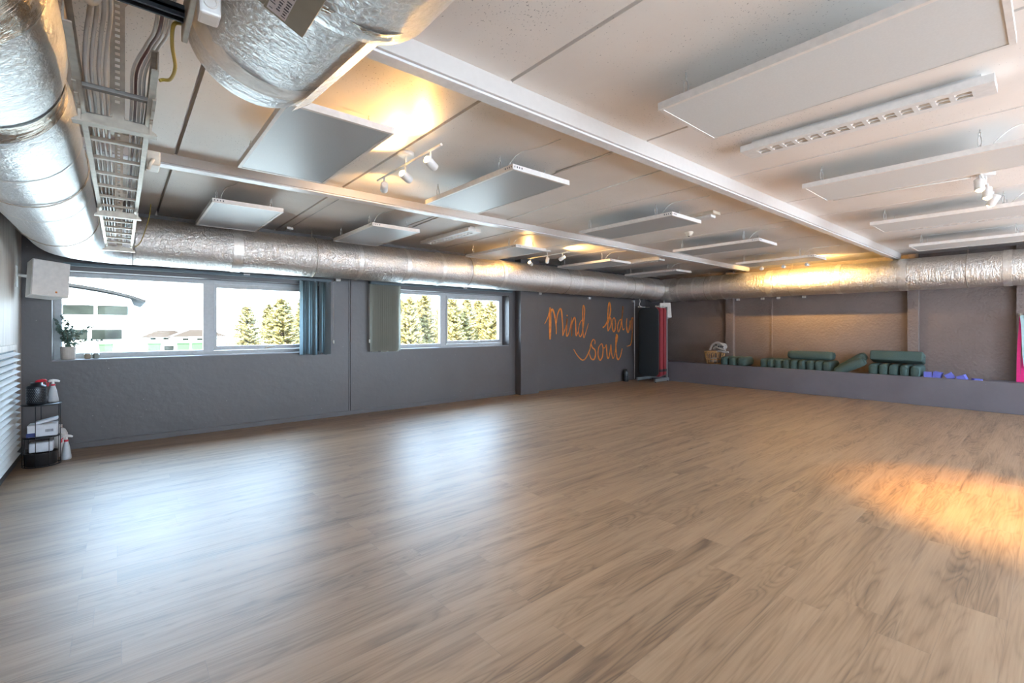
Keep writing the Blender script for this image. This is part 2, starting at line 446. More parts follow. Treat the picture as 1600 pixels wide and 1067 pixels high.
# vertical panel joints on the window wall (paired dark beads)
for i, x in enumerate((2.555, 9.57)):
    mb = MB()
    if i == 0:
        mb.box((x-.022, YW-.008, 0.06), (x-.006, YW, 2.0)); mb.box((x+.004, YW-.012, 0.06), (x+.018, YW, 2.0))
        struct(mb.build('trim_%d' % (5+i), M['wall'], bevel=.003))
# skirtings
struct(MB().box((XL, YW-.014, 0), (5.735, YW, .062)).build('baseboard_far', M['wall'], bevel=.003))
struct(MB().box((XL, 3.0, 0), (XL+.016, YW-.02, .095)).build('baseboard_left', M['skirt_dark'], bevel=.003))
# right-hand pilasters
for i, (a, b) in enumerate(((4.74, 4.91), (1.55, 1.70), (.30, .40))):
    struct(MB().box((XR-.11, a, .3), (XR, b, ZC)).build('trim_%d' % (7+i), M['rough_wall'], bevel=.004))
struct(MB().box((XR-.014, 3.945, .3), (XR, 3.985, 2.0)).build('trim_10', M['rough_wall'], bevel=.004))
# low wall and the ledge behind it
struct(MB().box((9.99, YB, 0), (10.06, YW, .462)).build('wall_low', M['lowwall'], bevel=.004))
struct(MB().box((10.06, YB, 0), (XR, YW, .435)).build('ledge', M['lowwall']))
# ceiling beams : near side face, bottom, and a white trunking strip under each
for i, (yy, dz, w, x0, x1, sl) in enumerate(((1.868, .097, .10, XL, 10.35, -.0125), (4.238, .067, .13, XL, 10.35, .004))):
    mb = MB()
    pa = [(x0, yy), (x1, yy + sl*(x1-x0)*.9), (x1, yy + sl*(x1-x0)*.9 + w), (x0, yy + w)]
    mb.prism(pa, 2, ZC-dz, ZC+.01)
    bo = struct(mb.build('trim_%d' % (1+i), M['beam'], bevel=.003))
    mb = MB()
    pb = [(x0, yy+.016), (x1, yy + sl*(x1-x0)*.9+.016), (x1, yy + sl*(x1-x0)*.9 + w-.012), (x0, yy + w-.012)]
    mb.prism(pb, 2, ZC-dz-.012, ZC-dz)
    mb.build('trunking_lid', M['trunk'], bo, bevel=.002)

# ------------------------------------------------------------------ windows
for i, (a, b) in enumerate((W1, W2)):
    yf0, yf1 = YW+.20, YW+.27
    zb, zt = ZS+.008, ZH
    mL, mR = a+1.325, a+1.437
    mb = MB(); fw = .062
    mb.box((a, yf0, zb), (a+fw, yf1, zt)); mb.box((b-.03, yf0, zb), (b, yf1, zt))
    mb.box((a+fw, yf0, zb), (mL, yf1, zb+.058)); mb.box((a+fw, yf0, zt-.05), (mL, yf1, zt))
    mb.box((mR, yf0, zb), (b-.03, yf1, zb+.045)); mb.box((mR, yf0, zt-.04), (b-.03, yf1, zt))
    mb.box((mL, yf0, zb), (mR, yf1, zt))
    w = struct(mb.build('window_%d' % (i+1), M['alu']))
    mb = MB(); sw = .052; s0, s1, q0, q1 = mR+.004, b-.034, zb+.049, zt-.044
    for lo, hi in (((s0, q0), (s0+sw*.5, q1)), ((s1-sw, q0), (s1, q1)), ((s0+sw*.5, q0), (s1-sw, q0+sw)), ((s0+sw*.5, q1-sw), (s1-sw, q1))):
        mb.box((lo[0], yf0-.012, lo[1]), (hi[0], yf1-.01, hi[1]))
    mb.build('sash', M['alu'], w, bevel=0)
    MB().box((a+fw, yf0+.03, zb+.058), (mL, yf0+.036, zt-.05)).build('window_pane', M['glass'], w)
    MB().box((s0+sw*.5, yf0+.03, q0+sw), (s1-sw, yf0+.036, q1-sw)).build('window_pane', M['glass'], w)
    xc = (s0+s1)/2
    mb = MB().box((xc-.035, yf0-.026, q0+.012), (xc+.035, yf0-.012, q0+.032))
    mb.tube(smooth_pts([(xc-.02, yf0-.03, q0+.022), (xc+.02, yf0-.045, q0+.03), (xc+.075, yf0-.05, q0+.034)]), .008)
    mb.build('window_handle', M['steel'], w)

# ------------------------------------------------------------------ air ducts
def wrinkle(seed, amp, lob=0):
    def f(L, a):
        p = Vector((L*9, math.cos(a)*2.2+seed, math.sin(a)*2.2))
        q = Vector((L*2.0, math.cos(a)*1.0+seed*3, math.sin(a)))
        return 1 + amp*mnoise.noise(p) + amp*1.3*mnoise.noise(q)
    return f
def line(p, q, step):
    p, q = Vector(p), Vector(q); n = max(2, int((q-p).length/step))
    return [p.lerp(q, i/n) for i in range(n+1)]
ZD = 2.19
def band(root, p, q, r, m, n=40, name='tape_band', seed=1, amp=.004):
    MB().tube(line(p, q, .03), r, n, caps=False, rfun=wrinkle(seed, amp)).build(name, m, root, fixn=False)
def strap(root, p, r, axis):
    """hanger: thin steel band round the duct and a rod up to the ceiling"""
    x, y, z = p; pts = []
    for k in range(33):
        a = 2*PI*k/32
        pts.append((x, y+r*math.cos(a), z+r*math.sin(a)) if axis == 'x' else (x+r*math.cos(a), y, z+r*math.sin(a)))
    mb = MB().tube(pts[:-1], .004, 6, closed=True)
    mb.tube([(x, y, z+r), (x, y, ZC)], .004, 6)
    mb.build('hanger_strap', M['steel'], root)

# duct along the window wall
YD = 6.275; RD = .252
d1 = thing('air_duct', (4.5, YD, ZD-RD), 'long foil-wrapped air duct running above the two windows', 'air duct')
P = line((.10, YD, ZD), (9.89, YD, ZD), .03)
MB().tube(P, RD, 56, rfun=wrinkle(3, .009)).build('duct_body', M['foil'], d1, fixn=False)
for k, (xx, wd) in enumerate(((.98, .10), (2.45, .05), (3.15, .06), (3.75, .05), (4.95, .07), (6.05, .05), (6.9, .06), (7.6, .04), (8.35, .07), (9.0, .05), (9.45, .07))):
    band(d1, (xx, YD, ZD), (xx+wd, YD, ZD), RD+.006, M['tape'], 48, seed=k*7.1)
for xx in (1.9, 4.3, 6.6, 8.7): strap(d1, (xx, YD, ZD), RD+.005, 'x')
# duct along the right-hand wall
XD = 10.20; ZD2 = 2.17; RD2 = .268
d2 = thing('air_duct', (XD, 2.8, ZD2-RD2), 'foil-wrapped air duct above the low wall and green bolsters', 'air duct')
MB().tube(line((XD, 6.56, ZD2), (XD, -2.6, ZD2), .035), RD2, 56, rfun=wrinkle(11, .007)).build('duct_body', M['foil'], d2, fixn=False)
for k, (yy, wd) in enumerate(((5.72, .05), (5.35, .05), (4.95, .04), (4.70, .04), (3.72, .10), (2.55, .08), (1.62, .11), (.42, .09))):
    band(d2, (XD, yy, ZD2), (XD, yy+wd, ZD2), RD2+.006, M['tape'], 48, seed=k*5.3+2)
MB().tube(line((XD-.02, 5.93, ZD2), (XD-.02, 6.20, ZD2), .03), RD2+.012, 48, caps=False, rfun=wrinkle(31, .01)).build('joint_collar', M['tape'], d2, fixn=False)
for yy in (5.1, 3.4, .9): strap(d2, (XD, yy, ZD2), RD2+.005, 'y')
# duct along the left wall with its mitred corner
XLD = -.400; RL = .255
d3 = thing('air_duct', (XLD, 3.4, ZD-RL), 'scrim-patterned foil duct over the louvred pale boards, beside the cable ladder', 'air duct')
core = line((XLD, -2.6, ZD), (XLD, 5.83, ZD), .03)
arc = []
for k in range(1, 12):
    a = PI/2*k/12; arc.append(Vector((XLD+.44*(1-math.cos(a)), 5.835+.44*math.sin(a), ZD)))
core += arc + [Vector((.060, YD, ZD)), Vector((.092, YD, ZD))]
pin = (1.62, 2.42)
def bulge(p):
    r = RL
    for q in pin: r -= .030*math.exp(-((p.y-q)/.12)**2)
    if 1.62 < p.y < 2.42: r += .010*math.sin((p.y-1.62)/.8*PI)
    return r
wr = wrinkle(21, .006)
MB().tube(core, [bulge(p) for p in core], 60, rfun=wr).build('duct_body', M['foil_grid'], d3, fixn=False)
for k, (q, w) in enumerate(((1.62, .24), (2.42, .16))):
    pp = line((XLD, q-w/2, ZD), (XLD, q+w/2, ZD), .02)
    MB().tube(pp, [bulge(p)+.006 for p in pp], 56, caps=False, rfun=wrinkle(41+k*9, .022)).build('tape_band', M['foil_tape'], d3, fixn=False)
for q in (3.05, 4.1):
    pp = line((XLD, q-.012, ZD), (XLD, q+.012, ZD), .012)
    MB().tube(pp, [bulge(p)+.003 for p in pp], 56, caps=False).build('tape_band', M['tape'], d3, fixn=False)
for yy in (3.6, 5.2): strap(d3, (XLD, yy, ZD), RL+.006, 'y')
# the big overhead duct that ends close to the camera
d4 = thing('air_duct', (.38, .4, 1.95), 'stubby capped foil duct hanging from the ceiling near a beige control box', 'air duct')
P = line((.40, -2.6, 2.2), (.40, 1.06, 2.2), .02)
MB().tube(P, .25, 64, rfun=wrinkle(51, .010)).build('duct_sleeve', M['foil_grid'], d4, fixn=False)
P = line((.395, .98, 2.2), (.335, 1.72, 2.2), .02)
rr = []
for k, p in enumerate(P):
    t = k/(len(P)-1); rr.append(.212 - .012*t if t < .93 else (.2 - .05*((t-.93)/.07)**2))
MB().tube(P, rr, 64, rfun=wrinkle(61, .010)).build('duct_body', M['foil_grid'], d4, fixn=False)
P = line((.40, 1.0, 2.2), (.395, 1.10, 2.2), .02)
MB().tube(P, [.25-.03*(k/(len(P)-1))**2 for k in range(len(P))], 56, caps=False, rfun=wrinkle(71, .03)).build('tape_band', M['foil_tape'], d4, fixn=False)
P = line((.352, 1.50, 2.2), (.345, 1.58, 2.2), .02)
MB().tube(P, .2055, 56, caps=False, rfun=wrinkle(75, .012)).build('tape_band', M['tape'], d4, fixn=False)
def seam_strip(a0, y0, y1, w, r, cx):
    mb = MB(); n = 24
    for k in range(n):
        ya, yb = y0+(y1-y0)*k/n, y0+(y1-y0)*(k+1)/n
        b = len(mb.v)
        for yy in (ya, yb):
            xx = cx[0] + (cx[1]-cx[0])*(yy-.98)/.74
            for aa in (a0-w, a0+w): mb.v.append(Vector((xx+r*math.cos(aa), yy, 2.2+r*math.sin(aa))))
        mb.face((b, b+1, b+3, b+2), ((ya*9, 0), (ya*9, .1), (yb*9, .1), (yb*9, 0)))
    return mb
seam_strip(-.95, 1.10, 1.66, .16, .219, (.395, .335)).build('seam_tape', M['foil_tape'], d4)
MB().tube([(.36, 1.66, 2.39), (.36, 1.66, ZC)], .006, 8).build('hanger_rod', M['steel'], d4)
MB().tube([(.40, .7, 2.44), (.40, .7, ZC)], .006, 8).build('hanger_rod', M['steel'], d4)

# control box with printed label, strapped under the duct
cb = thing('control_box', (.30, 1.0, 1.93), 'beige metal control box with a printed label under the stubby duct', 'control box')
nrm = Vector((-.42, 0, -.91)).normalized(); tx = Vector((.91, 0, -.42)).normalized()
mm = Matrix((tx, Vector((0, 1, 0)), nrm)).transposed()
cc = Vector((.245, 1.0, 1.995))
MB().obox(cc, (.088, .10, .028), mm).build('box_body', M['box_olive'], cb, bevel=.004)
MB().obox(cc + nrm*.0285 + tx*.044, (.0435, .0985, .002), mm).build('box_lid', M['box_olive'], cb, bevel=.001)
lab = MB().obox(cc + nrm*.031 + tx*.026 + Vector((0, .045, 0)), (.020, .045, .0006), mm).build('label_plate', M['label'], cb)
mb = MB()
for r_ in range(9):
    for c_ in range(3):
        if random.random() < .8:
            mb.obox(cc + nrm*.032 + tx*(.013 + c_*.013) + Vector((0, .008 + r_*.009, 0)), (random.uniform(.002, .0055), random.choice((.0012, .002)), .0003), mm)
mb.build('printed_lines', M['ink'], lab)
MB().obox(cc - nrm*.045, (.02, .03, .018), mm).build('mounting_bracket', M['steel'], cb)

# ------------------------------------------------------------------ cable ladder and cables
ct = thing('cable_ladder', (0, 3.8, 2.07), 'galvanised cable ladder hung beside the scrim-patterned foil duct', 'cable ladder')
ZT = 2.075
xa, xb = -.112, .088
for sx in (xa, xb):
    s = 1 if sx == xa else -1
    mb = MB()
    prof = [(sx, ZT-.03), (sx+s*.018, ZT-.03), (sx+s*.018, ZT-.026), (sx+s*.004, ZT-.026), (sx+s*.004, ZT+.026), (sx+s*.018, ZT+.026), (sx+s*.018, ZT+.03), (sx, ZT+.03)]
    mb.prism(prof, 1, 1.60 if s > 0 else 1.74, 5.78)
    for q in (1.96, 2.06, 2.16): mb.box((sx-.004 if s > 0 else sx-.006, q, ZT-.034), (sx+.006 if s > 0 else sx+.004, q+.085, ZT+.034))
    mb.build('side_rail', M['steel'], ct)
yy = 2.02; k = 0
while yy < 5.74:
    MB().box((xa+.004, yy-.012, ZT-.024), (xb-.004, yy+.012, ZT-.010)).build('rung', M['steel_shade'] if yy < 2.4 else M['steel'], ct, bevel=.002)  # spotlight put into the colour: far rungs lighter steel, near ones shaded
    yy += .272
for q in (2.22, 4.00, 5.75):
    mb = MB()
    mb.prism([(xa-.018, ZT-.072), (xb+.018, ZT-.072), (xb+.016, ZT-.062), (.07, ZT-.036), (.010, ZT-.034), (.004, ZT+.02), (-.020, ZT+.02), (-.024, ZT-.034), (-.09, ZT-.036), (xa-.016, ZT-.062)], 1, q-.003, q+.003)
    mb.box((xa-.018, q-.022, ZT-.075), (xb+.018, q+.022, ZT-.071))
    mb.box((xa-.002, q-.02, ZT-.0715), (xa+.006, q+.02, ZT-.030)); mb.box((xb-.006, q-.02, ZT-.0715), (xb+.002, q+.02, ZT-.030))
    mb.build('support_bracket', M['steel'], ct)
    mb = MB(); x0, x1 = -.03, .012
    mb.box((x0, q+.004, ZT-.02), (x0+.003, q+.024, ZC)); mb.box((x1-.003, q+.004, ZT-.02), (x1, q+.024, ZC))
    zz = ZT-.02
    while zz < ZC-.005:      # perforated web of the slotted channel
        mb.box((x0+.003, q+.004, zz), (x0+.014, q+.007, zz+.022)); mb.box((x1-.014, q+.004, zz), (x1-.003, q+.007, zz+.022))
        mb.box((x0+.014, q+.004, zz+.012), (x1-.014, q+.007, zz+.022)); zz += .022
    mb.box((x0-.05, q-.03, ZC-.004), (x1+.05, q+.05, ZC))
    mb.prism([(x1, ZC-.004), (x1+.05, ZC-.004), (x1, ZC-.10)], 1, q+.004, q+.008)
    mb.build('hanger_channel', M['steel'], ct)
# second ladder section above the camera
c2 = thing('cable_ladder', (.05, .6, 2.06), 'short upper cable ladder section ending by the white triple socket', 'cable ladder')
for sx in (-.125, .128):
    MB().box((sx-.004, -1.2, 2.045), (sx+.010, 1.52 if sx > 0 else 1.20, 2.125)).build('side_rail', M['steel'], c2, bevel=.003)
for q in (1.45, 1.15, .85):
    mb = MB().box((-.121, q-.016, 2.078), (.128, q+.016, 2.086)); mb.box((-.121, q-.016, 2.068), (.128, q-.010, 2.098)); mb.box((-.121, q+.010, 2.068), (.128, q+.016, 2.098))
    mb.build('rung', M['blackmetal'], c2)
MB().tube([(.134, .5, 2.12), (.134, .5, ZC)], .005, 8).build('hanger_rod', M['steel'], c2)
MB().tube([(-.115, .5, 2.12), (-.115, .5, ZC)], .005, 8).build('hanger_rod', M['steel'], c2)

def cable(name, pts, r, m, label, group=None, n=10):
    o = MB().tube(smooth_pts(pts, 8), r, n).build(name, m)
    return tag(o, label, 'cable', group)
grp = 'grey power cables on the cable ladder'
lab_g = 'grey sheathed power cable in the loose bundle lying along the cable ladder'
for k in range(4):
    x = -.086 + .0165*k
    pts = [(x+.025, 1.40, 2.30-.01*k), (x*.95+.012, 1.56, 2.24), (x*.9+.012, 1.72, 2.175), (x*.95+.006, 1.80, 2.125)]
    yq = 1.95
    while yq < 5.7:
        pts.append((x + random.uniform(-.0012, .0012), yq, ZT+.001+random.uniform(.0, .020))); yq += .26
    cable('power_cable', pts, .0052, M['cable'], lab_g, grp)
grp2 = 'thin cables along the inner rail of the ladder'
for k in range(4):
    x = .030 + .0105*k
    pts = [(.078+.0098*k, 1.30, 2.11), (.076+.0098*k, 1.42, 2.12), (.072+.0098*k, 1.60, 2.10), (.058+.0098*k, 1.78, 2.132), (x, 1.92, 2.108)]
    yq = 2.1
    while yq < 5.7:
        pts.append((x + random.uniform(-.001, .001), yq, ZT-.003+random.uniform(.0, .008))); yq += .3
    cable('data_cable', pts, .0042, M['cable'] if k != 1 else M['cable_p'], 'thin sheathed cable curving down from the upper ladder section onto the long ladder' if k != 1 else 'maroon thin cable curving down from the upper ladder section', grp2 if k != 1 else None, 8)
cable('earth_cable', [(.143, 1.56, 2.12), (.128, 1.53, 2.10), (.108, 1.52, 2.085), (.110, 1.60, 2.07), (.124, 1.70, 2.055), (.118, 1.78, 2.05), (.100, 1.80, 2.05), (.092, 1.80, 2.045)], .0048, M['cable_y'], 'yellow-green earth cable linking the two cable ladders')
cable('flexible_conduit', [(-.10, 1.38, 2.30), (-.12, 1.5, 2.22), (-.10, 1.62, 2.17), (-.06, 1.70, 2.165), (-.035, 1.66, 2.21), (-.03, 1.55, 2.26), (-.03, 1.42, 2.32)], .009, M['cable_w'], 'pale looped flexible conduit above the near end of the cable ladder')
cable('loose_wire', [(.108, 5.72, 2.05), (.15, 5.86, 2.12), (.19, 5.97, 2.26), (.225, 6.05, 2.42), (.24, 6.10, ZC)], .004, M['cable_y'], 'thin brown wire rising from the far ladder end to the ceiling')
# junction box on ladder side, triple socket
o = thing('junction_box', (.13, 2.93, 2.10), 'ivory junction box clipped to the side of the long cable ladder', 'junction box')
MB().box((.0935, 2.86, 2.075), (.15, 3.0, 2.145)).build('box_body', M['offwhite'], o, bevel=.006)
MB().tube(smooth_pts([(.12, 2.86, 2.10), (.118, 2.82, 2.085), (.108, 2.80, 2.06), (.102, 2.83, 2.045)]), .008, 8).build('cable_tail', M['offwhite'], o)
o = thing('triple_socket', (.152, 1.2, 1.96), 'white triple socket box beside the short upper ladder section', 'socket')
MB().box((.128, 1.18, 1.955), (.168, 1.23, 2.10)).build('socket_body', M['white'], o, bevel=.005)
mb = MB()
for k in range(3):
    mb.lathe([(.013, 0), (.013, .003), (.010, .003), (.010, .0005)], (.148, 1.180, 1.98+.032*k), 16, Matrix.Rotation(PI/2, 3, 'X'))
mb.build('socket_face', M['pframe'], o)
MB().box((.132, 1.23, 2.03), (.150, 1.26, 2.09)).build('mounting_plate', M['steel'], o)

# ------------------------------------------------------------------ hanging heating panels
ZP0, ZP1 = 2.395, 2.432; PW, PL = .585, 1.225
def hook_mesh(mb, x, y):
    z0, z1 = ZP1-.002, ZC
    def ring(cx, cz, rx, rz, th, ang):
        pts = []
        for k in range(14):
            a = 2*PI*k/14; w = rx*math.cos(a)
            pts.append((cx + w*math.cos(ang), y + w*math.sin(ang), cz + rz*math.sin(a)))
        mb.tube(pts, th, 5, closed=True)
    ring(x, z0+.013, .013, .014, .0036, .6)
    ring(x, z0+.055, .011, .036, .0036, -.9)
    ring(x, z1-.030, .010, .012, .0034, .6)
    mb.tube([(x, y, z1-.020), (x, y, z1)], .0035, 6)
def make_panel(face, label):
    r = thing('heating_panel', (0, 0, ZP0), label, 'ceiling panel', None)
    mb = MB(); t = .020
    mb.box((0, 0, ZP0), (t, PL, ZP1)); mb.box((PW-t, 0, ZP0), (PW, PL, ZP1)); mb.box((t, 0, ZP0), (PW-t, t, ZP1)); mb.box((t, PL-t, ZP0), (PW-t, PL, ZP1))
    mb.build('panel_frame', M['pframe'], r)
    MB().box((t, t, ZP0+.003), (PW-t, PL-t, ZP1-.004)).build('panel_face', face, r)
    for (hx, hy) in ((.06, .22), (.06, PL-.12), (PW-.06, .22), (PW-.06, PL-.12)):
        mb = MB(); hook_mesh(mb, hx, hy); mb.build('hanging_hook', M['zinc'], r)
    MB().tube(smooth_pts([(.10, .18, ZP1), (.085, .14, ZP1+.05), (.11, .05, ZC-.012), (.16, -.12, ZC-.006), (.17, -.30, ZC-.004)]), .0035, 6).build('power_lead', M['cable_w'], r)
    return r
def add_mark(r, m=None):
    mb = MB(); ox, oy = r.location.x, r.location.y
    for k, w in enumerate((.006, .008, .007, .009)):
        mb.box((ox+.014 + k*.022, oy-.0015, ZP0+.014), (ox+.014 + k*.022 + w, oy+.0002, ZP0+.026))
        mb.box((ox-.0015, oy+.014+k*.022, ZP0+.014), (ox+.0002, oy+.014+k*.022+w, ZP0+.026))
    mb.build('printed_mark', M['ink'], r)
XS = {'a': .622, 'b': 2.108, 'c': 4.19, 'd': 6.28, 'e': 8.375}
YR = {1: .10, 2: 2.475, 3: 4.855}
pa = make_panel(M['panel_a'], 'large satin blue-grey ceiling panel beside the stubby capped duct')
pa.location = (XS['a'], YR[2], ZP0)
pm = None
LAB = {('a', 3): 'blue-grey ceiling panel over the white wall speaker end of the first window',
       ('b', 2): 'blue-grey ceiling panel between the first spotlight rail and the white trunked beam',
       ('b', 3): 'blue-grey ceiling panel hanging above the gap between the two windows',
       ('c', 3): 'ceiling panel above the second window, lit yellow from above',
       ('d', 3): 'thin-looking ceiling panel above the orange word Mind',
       ('c', 2): 'wide grey ceiling panel next to the ivory emergency fitting and smoke detector',
       ('d', 2): 'grey ceiling panel just beyond the smoke detector',
       ('e', 2): 'brown-lit ceiling panel by the spotlights aimed at the corner duct',
       ('e', 3): 'smallest ceiling panel, in the far corner above the mat rack'}
pb = dup(pa, (XS['a'], YR[3], ZP0), LAB[('a', 3)])
add_mark(pb); 
for key in (('b', 2), ('b', 3), ('c', 3), ('d', 3), ('c', 2), ('d', 2), ('e', 2), ('e', 3)):
    dup(pb, (XS[key[0]], YR[key[1]], ZP0), LAB[key])
pr = make_panel(M['panel_b'], 'largest pale ceiling panel, beside the long white louvred lamp')
pr.location = (XS['b'], YR[1], ZP0)
for key, lb in (('c', 'pale ceiling panel between the long louvred lamp and the white spot cluster'),
                ('d', 'pale ceiling panel directly above the distant louvred strip lamp'),
                ('e', 'pale ceiling panel closest to the duct over the purple blocks')):
    dup(pr, (XS[key], YR[1], ZP0), lb)
for o in [x for x in D.objects if x.name.startswith('heating_panel')]: o['group'] = 'suspended ceiling heating panels'

# ------------------------------------------------------------------ louvred strip lamps
def make_lamp(label):
    r = thing('louvre_lamp', (0, 0, 2.475), label, 'ceiling lamp', 'louvred ceiling strip lamps')
    w, L, z0, z1 = .19, 1.215, 2.485, 2.522
    mb = MB(); e = .052; ee = .085
    mb.box((0, 0, z0), (e, L, z1)); mb.box((w-e, 0, z0), (w, L, z1)); mb.box((e, 0, z0), (w-e, ee, z1)); mb.box((e, L-ee, z0), (w-e, L, z1))
    N = 14; a, b = ee, L-ee; p = (b-a)/N
    for k in range(1, N): mb.box((e, a+p*k-.011, z0+.0005), (w-e, a+p*k+.011, z0+.008))
    mb.box((w/2-.004, a, z0+.0008), (w/2+.004, b, z0+.007))
    mb.box((0, 0, z1), (w, L, z1+.004))
    mb.build('lamp_housing', M['white'], r, bevel=0)
    mb = MB()
    for k in range(N):
        y0_, y1_ = a+p*k+(.011 if k else 0), a+p*(k+1)-(.011 if k < N-1 else 0)
        for xa_, xb_ in ((e, w/2-.004), (w/2+.004, w-e)):
            xm = (xa_+xb_)/2; ym = (y0_+y1_)/2; q = len(mb.v); dx, dy = (xb_-xa_)*.22, (y1_-y0_)*.22
            for (x_, y_, z_) in ((xa_, y0_, z0+.004), (xb_, y0_, z0+.004), (xb_, y1_, z0+.004), (xa_, y1_, z0+.004), (xm-dx, ym-dy, z0+.020), (xm+dx, ym-dy, z0+.020), (xm+dx, ym+dy, z0+.020), (xm-dx, ym+dy, z0+.020)): mb.v.append(Vector((x_, y_, z_)))
            for f_ in ((0, 1, 5, 4), (1, 2, 6, 5), (2, 3, 7, 6), (3, 0, 4, 7), (4, 5, 6, 7)): mb.face([q+t_ for t_ in f_])
    mb.build('reflector_cells_grille', M['louvre'], r, fixn=False)
    MB().box((.06, .05, z1+.004), (w-.06, L-.05, ZC)).build('ceiling_mount', M['white'], r)
    return r
l0 = make_lamp('longest-looking white louvred strip lamp, beside the largest pale panel'); l0.location = (3.26, .195, 2.475)
dup(l0, (3.31, 4.745, 2.475), 'white louvred strip lamp above the foil duct over the windows')
dup(l0, (7.35, 4.60, 2.475), 'louvred strip lamp above the orange wall lettering')
dup(l0, (7.35, .13, 2.475), 'louvred strip lamp just below a pale panel, beyond the white spots')

# ------------------------------------------------------------------ spotlights
def make_head(root, pos, aim, on, power, hue=(1, .60, .24), size=1.55, white=True):
    pos = Vector(pos); aim = Vector(aim).normalized()
    q = aim.to_track_quat('Z', 'Y').to_matrix()
    mb = MB().lathe([(.018, -.058), (.029, -.050), (.031, .035), (.029, .040), (.024, .038), (.022, .022)], pos, 20, q)
    hd = mb.build('spot_head', M['white'] if white else M['offwhite'], root)
    lb = MB().lathe([(.0215, .020), (.0215, .040), (.016, .050), (0, .055)], pos, 16, q).build('spot_bulb', M['bulb'] if on else M['pframe'], hd)
    mb = MB().tube([pos + Vector((0, 0, .02)), pos + Vector((0, 0, .085))], .007, 8)
    mb.build('spot_arm', M['white'], hd)
    if on:
        ld = D.lights.new('spot_light', 'SPOT'); ld.energy = power; ld.color = hue; ld.spot_size = size; ld.spot_blend = .8; ld.shadow_soft_size = .025
        lo = D.objects.new('spot_light', ld); COL.objects.link(lo); lo.parent = root
        lo.location = (pos + aim*.072) - root.location; lo.rotation_euler = (-aim).to_track_quat('Z', 'Y').to_euler()
def rail_fixture(label, p, q, heads, axis):
    p, q = Vector(p), Vector(q); c = (p+q)/2
    r = thing('spotlight_rail', (c.x, c.y, p.z), label, 'spotlight')
    MB().tube([p, q], .009, 10).build('rail_bar', M['white'], r)
    MB().lathe([(.055, ZC-.026), (.058, ZC-.022), (.058, ZC)], (c.x, c.y, 0), 24).build('ceiling_base', M['white'], r)
    MB().tube([(c.x, c.y, p.z), (c.x, c.y, ZC-.02)], .008, 8).build('base_stem', M['white'], r)
    for h in heads: make_head(r, *h)
    return r
ZR = 2.475
rail_fixture('white spotlight rail with two lit bulbs above the white trunked beam', (1.60, 3.58, ZR), (1.60, 2.60, ZR),
    [((1.60, 3.46, ZR-.085), (.30, .75, -.15), True, 9, (1, .56, .18), 2.6), ((1.60, 3.10, ZR-.085), (-.80, -.30, .30), True, 13, (1, .54, .16), 2.4), ((1.60, 2.74, ZR-.085), (-.80, -.30, .34), True, 13, (1, .54, .16), 2.4)], 'y')
rail_fixture('spotlight rail with glowing bulbs over the duct above the second window', (5.44, 6.00, ZR), (5.44, 5.00, ZR),
    [((5.44, 5.92, ZR-.085), (-.75, -.25, .35), True, 24, (1, .55, .17), 2.5), ((5.44, 5.50, ZR-.085), (.2, .4, -.9), False, 0), ((5.44, 5.16, ZR-.085), (.55, -.45, .45), True, 24, (1, .55, .17), 2.5)], 'y')
rail_fixture('spotlight rail turned towards the duct over the low wall', (9.30, 3.72, ZR), (9.30, 2.72, ZR),
    [((9.30, 3.62, ZR-.085), (.9, .12, .12), True, 28, (1, .58, .16), 2.5), ((9.30, 3.24, ZR-.085), (.9, .05, .05), True, 45, (1, .58, .16), 2.5), ((9.30, 2.86, ZR-.085), (.9, -.05, .08), True, 45, (1, .58, .16), 2.5)], 'y')
rail_fixture('cluster of three white lit spots between two pale panels', (5.06, .38, ZR), (5.94, .38, ZR),
    [((5.14, .39, ZR-.085), (-.54, -.24, -2.39), True, 190, (1, .50, .08), .80), ((5.50, .37, ZR-.085), (-.55, .05, -2.39), True, 150, (1, .50, .08), .85), ((5.86, .36, ZR-.085), (.3, .5, -.8), True, 12, (1, .55, .2), 1.6)], 'x')

# ------------------------------------------------------------------ small ceiling things
o = thing('smoke_detector', (5.84, 3.2, 2.51), 'small yellowed smoke detector on the ceiling beside a grey panel', 'smoke detector')
MB().lathe([(.02, 2.505), (.04, 2.51), (.045, 2.53), (.055, 2.54), (.055, ZC)], (5.84, 3.2, 0), 24).build('detector_body', M['offwhite'], o)
MB().lathe([(.012, 2.498), (.012, 2.506)], (5.84, 3.2, 0), 12).build('detector_lens', M['black'], o)
o = thing('emergency_light', (5.02, 2.66, 2.50), 'ivory emergency light fitting at the end of a grey ceiling panel', 'emergency light')
MB().box((4.93, 2.42, 2.525), (5.10, 2.98, ZC)).build('fitting_base', M['offwhite'], o, bevel=.005)
MB().box((4.96, 2.46, 2.495), (5.07, 2.94, 2.525)).build('fitting_cover', M['white'], o, bevel=.006)
o = MB().box((1.61, 6.33, 2.53), (1.69, 6.41, ZC)).build('junction_box', M['white'], bevel=.004)
tag(o, 'small white junction box on the ceiling by the window-side duct', 'junction box')
def run(name, pts, r, label, m='cable_w'):
    return tag(MB().tube(pts, r, 6).build(name, M[m]), label, 'cable')
run('surface_cable', [(2.74, 1.98, ZC-.006), (2.73, 2.66, ZC-.006)], .007, 'short white cable stapled across the ceiling beyond a blue-grey panel')
run('surface_cable', [(3.35, 2.0, ZC-.005), (3.50, 4.22, ZC-.005)], .006, 'long white cable stapled on the ceiling between the two white beams')
run('surface_cable', [(1.66, 4.42, ZC-.004), (1.665, 6.35, ZC-.004)], .003, 'thin dark cable running along the ceiling to the small junction box', 'cable')
run('surface_cable', [(2.80, 4.4, ZC-.006), (2.84, 5.3, ZC-.006)], .007, 'cream cable conduit on the ceiling above the gap between windows')
